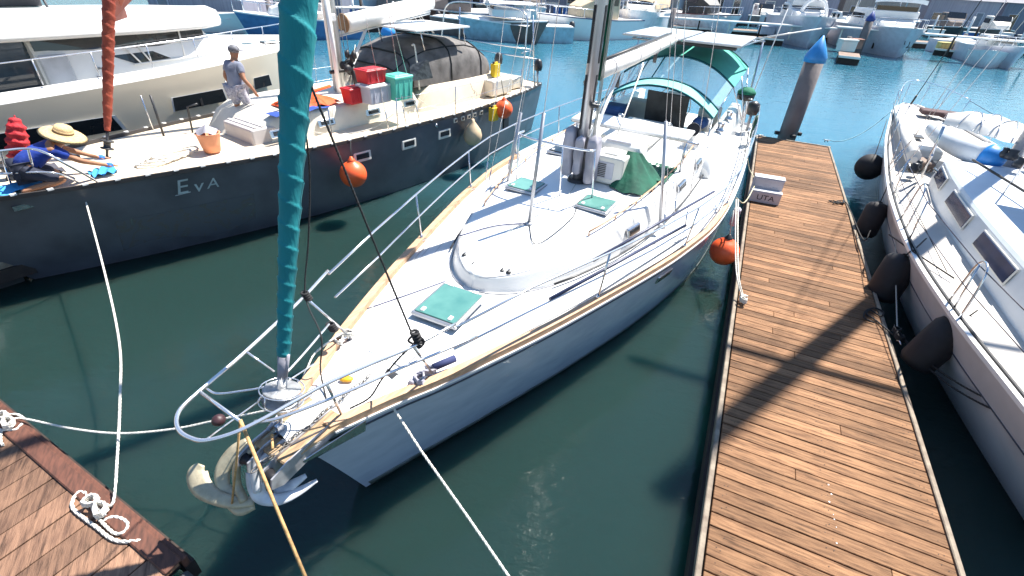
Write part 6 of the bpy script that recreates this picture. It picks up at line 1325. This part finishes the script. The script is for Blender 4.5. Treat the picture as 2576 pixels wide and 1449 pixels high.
# white covered rail running along the walkway
def beam(u0, v0, u1, v1, zt_, label, post=2.6):
    a, b_ = at(u0, v0, zt_), at(u1, v1, zt_); d = b_ - a; L = d.length; f = Frame(0, 0, 0); f.o = V(a.x, a.y, 0); f.ax = V(d.x, d.y, 0).normalized(); f.lt = V(f.ax.y, -f.ax.x, 0)
    t = thing('walkway_canopy', label, 'canopy', f.w(L / 2, 0, 0)); b = MB(); pbox(b, f, L / 2, 0, zt_, L, 1.0, .12); obj('roof_beam', b, gel, t, bevel=.02); k = 1
    s = .5
    while s < L: b = MB(); b.tube([f.w(s, 0, .4), f.w(s, 0, zt_)], .07, 6); obj('post', b, gel2 if k % 2 else wood_dk, t); s += post; k += 1
    return t
beam(1520, 33, 2100, 71, 1.55, 'long white walkway canopy behind the beige and maroon boats'); beam(2105, 67, 2640, 110, 1.75, 'long white walkway canopy behind the flybridge boat at upper right'); beam(800, 18, 1340, 26, 1.3, 'white walkway canopy behind the dark yacht boom')
# piles and lockers
for u, v, zt_, r, lab, cc in ((1680, 100, 2.35, .22, 'dark far piling in front of the beige cruiser', None), (2155, 135, 2.5, .30, 'grey far piling with a pointed navy cap between the bow on boats', mat('navy_cap', (.03, .06, .25), .5)), (1915, 88, 1.6, .14, 'thin far piling behind the short white edged dock', None), (2118, 142, 1.4, .16, 'short black far piling beside the white lockers', None), (2408, 130, 1.5, .16, 'short dark far piling right of the flybridge boat', None), (690, 88, 2.2, .16, 'thin dark far piling left of the teal headsail', None)):
    p = at(u, v, 0); pile(p.x, p.y, r, zt_, lab, cc, name='far_piling', n=10)
def locker(u, v, z, l, w_, h, lab, m=None):
    c = at(u, v, z); t = thing('dock_locker', lab, 'dock locker', c); b = MB(); b.box(c + V(0, 0, h * .42), l, w_, h * .84, None); obj('box_body', b, m or gel, t, bevel=.03); b = MB(); b.box(c + V(0, 0, h * .92), l * 1.06, w_ * 1.06, h * .16, None); obj('lid', b, m or gel, t, bevel=.03)
locker(2125, 128, .5, 1.1, .7, .8, 'cream far locker left of the navy capped piling', gel2); locker(2148, 122, .5, .8, .6, .7, 'second far locker with a reddish cover behind the cream one', mat('reddish_cover', (.32, .16, .12), .8)); locker(2010, 12, 1.0, 1.2, .7, .9, 'small white far locker at the top edge left of the sportfisher'); locker(2372, 122, .5, 1.0, .6, .5, 'yellow bundle on the dark dock finger right of the flybridge boat', mat('pale_yellow_cover', (.62, .52, .20), .8))
locker(1925, 86, .5, 1.3, .8, .7, 'pale far locker on the short dock right of the maroon boat', greyw); locker(760, 52, .5, 1.2, .8, .8, 'white far locker right of the blue cabin boat'); locker(800, 50, .5, 1.0, .8, 1.1, 'tall white far locker on the walkway left of the teal headsail')
rnd = random.Random(77)
NEAR = [(1600, 62, 'beige cruiser'), (1705, 66, 'dark far piling'), (1790, 72, 'maroon sided boat'), (1890, 78, 'thin far piling'), (1962, 84, 'left side of the sportfisher'), (2082, 92, 'right side of the sportfisher'), (2140, 96, 'navy capped far piling'), (2222, 100, 'left side of the flybridge boat'), (2345, 108, 'right side of the flybridge boat'), (2430, 116, 'yellow bundle'), (2512, 122, 'white dory'), (2566, 126, 'grey cruiser at the right border'),
        (745, 62, 'blue cabin boat'), (905, 62, 'dark yacht mast'), (1010, 60, 'long white boom cover'), (1120, 62, 'pale blue open boat'), (1235, 62, 'dark yacht stern arch'), (1405, 62, 'runabout with the navy band')]
for k, (u, v, who) in enumerate(NEAR):
    for cn, m_, dx in (('white', gel, -14), ('dark', wood_dk, 9)):
        p = at(u + dx + rnd.uniform(-4, 4), v + rnd.uniform(-4, 3), 0); h = rnd.uniform(1.5, 2.7)
        single('dock_post', MB().tube([p + V(0, 0, .3), p + V(0, 0, h)], rnd.uniform(.06, .12), 8), m_, f'{cn} post on the far walkway close to the {who}', 'post', 'posts on the far walkway', loc=V(p.x, p.y, .3))
    cn, m_ = [('white', gel), ('blue', bluec), ('grey', greyw), ('brown', brownc)][k % 4]; p = at(u + rnd.uniform(-3, 3), v - 3, 0); c = p + V(0, 0, .55)
    t = thing('gear_box', f'{cn} gear box on the far walkway close to the {who}', 'gear box', c, 'gear boxes on the far walkway'); l = rnd.uniform(.8, 1.5); h = rnd.uniform(.5, .9)
    obj('box_body', MB().box(c + V(0, 0, h / 2), l, .6, h), m_, t, bevel=.03); obj('lid', MB().box(c + V(0, 0, h + .04), l * 1.05, .66, .08), gel2, t, bevel=.02)
# sheds and floating houses behind
shedm = [mat('mauve_grey_cladding', (.34, .33, .40), .8, col2=(.26, .25, .31), vscale=1.2, stretch=(6, 6, .3)), mat('slate_cladding', (.22, .23, .29), .8, col2=(.16, .17, .22), vscale=1.1, stretch=(6, 6, .3)), mat('brown_grey_cladding', (.36, .31, .28), .8, col2=(.27, .23, .22), vscale=1.3, stretch=(6, 6, .3))]
roofm = mat('grey_roofing', (.22, .22, .25), .8)
def shed(u0, u1, v, dep, h, label, k):
    a, b_ = at(u0, v, .3), at(u1, v + (u1 - u0) * .07, .3); a.z = b_.z = 0; d = b_ - a; L = d.length; f = Frame(0, 0, 0); f.o = a; f.ax = d.normalized(); f.lt = V(-f.ax.y, f.ax.x, 0)
    if f.lt.y < 0: f.lt = -f.lt
    t = thing('boat_shed', label, 'building', f.w(L / 2, 0, 0)); b = MB(); pbox(b, f, L / 2, dep / 2, h / 2 + .3, L, dep, h); obj('wall', b, shedm[k % 3], t)
    b = MB(); b.prism([f.w(-.3, -.4, h + .3), f.w(-.3, dep / 2, h + 1.5), f.w(-.3, dep + .4, h + .3)], f.ax * (L + .6)); obj('roof', b, roofm, t)
    b = MB(); pbox(b, f, L / 2, dep / 2, .15, L + .8, dep + 1.2, .3); obj('float_base', b, wood_dk, t)
    r = random.Random(k * 7 + 1); s = .8
    while s < L - 1.6:
        w_ = r.choice([.9, 1.2, 1.8]); hh = r.choice([1.0, 1.2, 2.0]); zb_ = .35 if hh > 1.5 else 1.1
        wd_ = obj('door' if hh > 1.5 else 'window', MB().box(f.w(s + w_ / 2, -.03, .3 + zb_ + hh / 2), w_, .08, hh, f.R()), gel2 if r.random() < .5 else greyw, t); obj('pane', MB().box(f.w(s + w_ / 2, -.08, .3 + zb_ + hh / 2 + .05), w_ - .18, .05, hh - .25, f.R()), glass if r.random() < .6 else mat('dusty_glass', (.16, .19, .25), .3), wd_); s += w_ + r.uniform(.5, 1.6)
sheds = [(380, 620, 30, 'low far shed behind the motor yacht roof at the upper left'), (640, 860, 26, 'dark far shed left of the dark yacht mast'), (880, 1110, 26, 'far shed with pale windows above the white boom cover'), (1130, 1330, 32, 'slate far shed above the stern arch'), (1345, 1500, 36, 'brown grey far shed just left of the tall mast'), (1520, 1700, 38, 'mauve far shed right of the tall mast'), (1715, 1880, 46, 'slate far shed above the maroon sided boat'), (1895, 2090, 52, 'brown grey far shed with small white windows left of the sportfisher'), (2105, 2290, 64, 'mauve far shed between the bow on boats'), (2310, 2480, 74, 'slate far shed with broad panes right of the flybridge boat'), (2495, 2700, 84, 'brown far shed at the right border')]
for i, (u0, u1, v, lab) in enumerate(sheds): shed(u0, u1, v, 6, 3.6, lab, i)
# masts and a distant shore
for i, (u, v, h) in enumerate(((1560, 60, 12), (1290, 58, 11), (2245, 95, 13), (1968, 70, 10), (700, 60, 12), (2130, 80, 11))):
    p = at(u, v, 0); t = thing('sailboat_mast', ['bare far mast right of the tall silver mast', 'bare far mast above the stern arch of the dark yacht', 'bare far mast left of the flybridge boat canopy', 'bare far mast between the maroon boat and the sportfisher', 'bare far mast left of the teal headsail', 'bare far mast above the navy capped piling'][i], 'mast', p); b = MB(); b.tube([p + V(0, 0, .4), p + V(0, 0, h)], .07, 8); obj('spar', b, alu, t); b = MB(); b.tube([p + V(0, 0, 1.6), p + V(3, 1, 1.7)], .09, 8); obj('boom', b, whitecloth, t)
mb = MB(); r = random.Random(3)
P = [V(-300 + 12 * i, 150 + 25 * math.sin(i * .3), 0) for i in range(60)]
rings = [[p + V(0, 0, -1), p + V(0, 2, 1.6), p + V(0, 12, 4 + 2 * math.sin(i * .9) + 1.5 * math.sin(i * 2.3)), p + V(0, 90, 12 + 5 * math.sin(i * .4)), p + V(0, 400, 10)] for i, p in enumerate(P)]
mb.loft(rings, False, (False, False)); o = obj('shore_hills', mb, mat('distant_shore', (.10, .11, .09), .9, col2=(.06, .075, .06), vscale=.08)); o['kind'] = 'structure'; o['label'] = 'low far shore behind the basin'
# ================================================================ things on the white sailboat and on the sunlit dock
# portable white unit beside the mast
ac = thing('portable_cooler_unit', 'white boxy portable unit with a grille standing beside the mast foot', 'appliance', M.w(5.95, .42, cz(5.9, .4)))
z0 = cz(5.9, .4) + .005
b = MB(); pbox(b, M, 5.98, .42, z0 + .22, .46, .50, .44); obj('body', b, gel2, ac, bevel=.035, bseg=2)
b = MB(); pbox(b, M, 5.75, .40, z0 + .22, .02, .26, .26)
obj('front_panel', b, greyw, ac, bevel=.006)
b = MB()
for i in range(8): pbox(b, M, 5.735, .34, z0 + .12 + i * .028, .012, .14, .010)
obj('grille', b, dark, ac)
b = MB(); pbox(b, M, 5.98, .42, z0 + .455, .28, .22, .03); obj('top_handle', b, gel, ac, bevel=.012)
tb = thing('moulded_seat_box', 'white moulded box with a recessed oval lid behind the portable unit', 'box', M.w(6.6, .35, cz(6.6, .3)))
b = MB(); pbox(b, M, 6.58, .38, z0 + .27, .55, .72, .48); obj('body', b, gel, tb, bevel=.09, bseg=3)
b = MB(); pbox(b, M, 6.50, .36, z0 + .515, .32, .42, .03); obj('recessed_lid', b, greyw, tb, bevel=.05, bseg=2)
# green cloth draped over a frame
gcl = MB(); A0 = M.w(6.02, .62, z0 + .50); A1 = M.w(6.30, .78, z0 + .42)
base_g = [M.w(5.72, .52, 0), M.w(5.60, .80, 0), M.w(5.72, 1.05, 0), M.w(6.1, 1.12, 0), M.w(6.6, 1.10, 0), M.w(6.9, 1.0, 0), M.w(6.7, .75, 0), M.w(6.2, .50, 0), M.w(5.9, .42, 0)]
nb = len(base_g)
def gf(a, c):
    x = a * nb; i = int(x) % nb; f = x - int(x); g = base_g[i].lerp(base_g[(i + 1) % nb], f); g = V(g.x, g.y, cz(6.1, .9) + .012 + .012 * math.sin(a * 50))
    k = min(1, a * 2) if a < .5 else min(1, (1 - a) * 2); top = A0.lerp(A1, k); m = top.lerp(g, c ** 1.1); fold = .035 * math.sin(a * 2 * math.pi * 7) * c * (1.2 - c); d = (g - top); d.z = 0
    return m + d.normalized() * fold * 1.6 + V(0, 0, -.02 * math.sin(math.pi * c))
gcl.grid(gf, 90, 16)
gcl.grid(lambda a, c: M.w(6.35 + .85 * a, .72 + .5 * c, cz(6.8, .95) + .015 + .012 * math.sin(a * 23 + c * 9) + .01 * math.sin(c * 31)), 20, 14)
single('green_cloth', gcl, mat('bottle_green_cloth', (.006, .105, .062), .8, col2=(.003, .06, .038), vscale=5, bump=.35, bscale=16), 'bottle green cloth draped like a tent beside the white portable unit', 'cloth', loc=M.w(6.2, .8, cz(6.2, .8)))
# step box on the dock
sbx = thing('dock_steps', 'white two step dock box lettered on its front riser', 'dock steps', at(1915, 505, ZD))
o_ = at(1884, 505, ZD + .001); SF = Frame(o_.x, o_.y, 19)
b = MB(); b.use(mat('light_grey_riser', (.50, .49, .53), .6, var=.04)); b.prism([SF.w(0, 0, ZD), SF.w(0, 0, ZD + .24), SF.w(.20, 0, ZD + .24), SF.w(.20, 0, ZD + .48), SF.w(.46, 0, ZD + .48), SF.w(.46, 0, ZD)], SF.lt * .60); obj('box_body', b, None, sbx, bevel=.008)
b = MB()
for k in range(3): pbox(b, SF, .03 + k * .055, .30, ZD + .252, .035, .62, .02)
for k in range(4): pbox(b, SF, .235 + k * .062, .30, ZD + .492, .042, .62, .02)
objs('tread_slat', b, white, sbx, bevel=.004)
tm = MB(); text_mb('UTA', .16, lambda x, y: SF.w(-.004, .30 + x, ZD + .12 + y), mb=tm, font_sx=1.15); obj('lettering', tm, mat('ink_black', (.03, .03, .05), .6), sbx)
# orange fender and port spring lines
c1 = at(1822, 632, .55); ft = ball_fender(c1, .245, 'orange ball fender squeezed between the white hull and the sunlit dock', at(1846, 530, 1.3), capm_=dark, ropem=ropew)
c5 = at(1866, 762, ZD); cleat(c5 + V(.03, 0, 0), DR.ax, 'galvanised cleat on the left dock edge holding a white rope coil', .24)
lk = MB()
for k in range(2): lk.rope(spline([at(1852 + 5 * k, 502, 1.27), at(1850 + 6 * k, 600, 1.0), at(1853 + 5 * k, 690, .75), c5 + V(-.01 + .02 * k, 0, .07)], 8), .011)
lk.rope(wraps(c5, DR.ax, .011, 4, .17, 8), .012)
single('mooring_line', lk, ropew, 'doubled white line from the sailboat side down to its coiled cleat on the dock', 'rope')
lk = MB(); lk.rope(spline([at(1852, 498, 1.27), at(1872, 510, 1.0), at(1893, 478, .78), at(1900, 455, .78), at(1885, 425, .95), at(1880, 390, 1.3)], 6), .012); single('pale_yellow_line', lk, mat('cream_rope', (.66, .62, .42), .8), 'pale yellow line looping from the sailboat rail beside the dock steps', 'rope')
lk = MB(); lk.box(at(1850, 545, .95), .16, .12, .34, M.R()); single('grey_canvas_bumper', lk, greycloth, 'grey canvas bumper hung on the hull between sailboat and dock steps', 'bumper', bevel=.03)
for u, v in ((1910, 338), (2000, 350)):
    pass
c6 = at(1912, 344, ZD); cleat(c6, DR.lt, 'pale cleat on the far left corner of the sunlit dock', .2)
# stern spring to the far dock corner
lk = MB(); lk.rope(sag(M.w(13.3, 1.68, 1.24), c6 + V(0, 0, .06), .12, 12), .012); single('mooring_line', lk, ropew, 'short white stern line from the sailboat to the far left dock corner', 'rope')
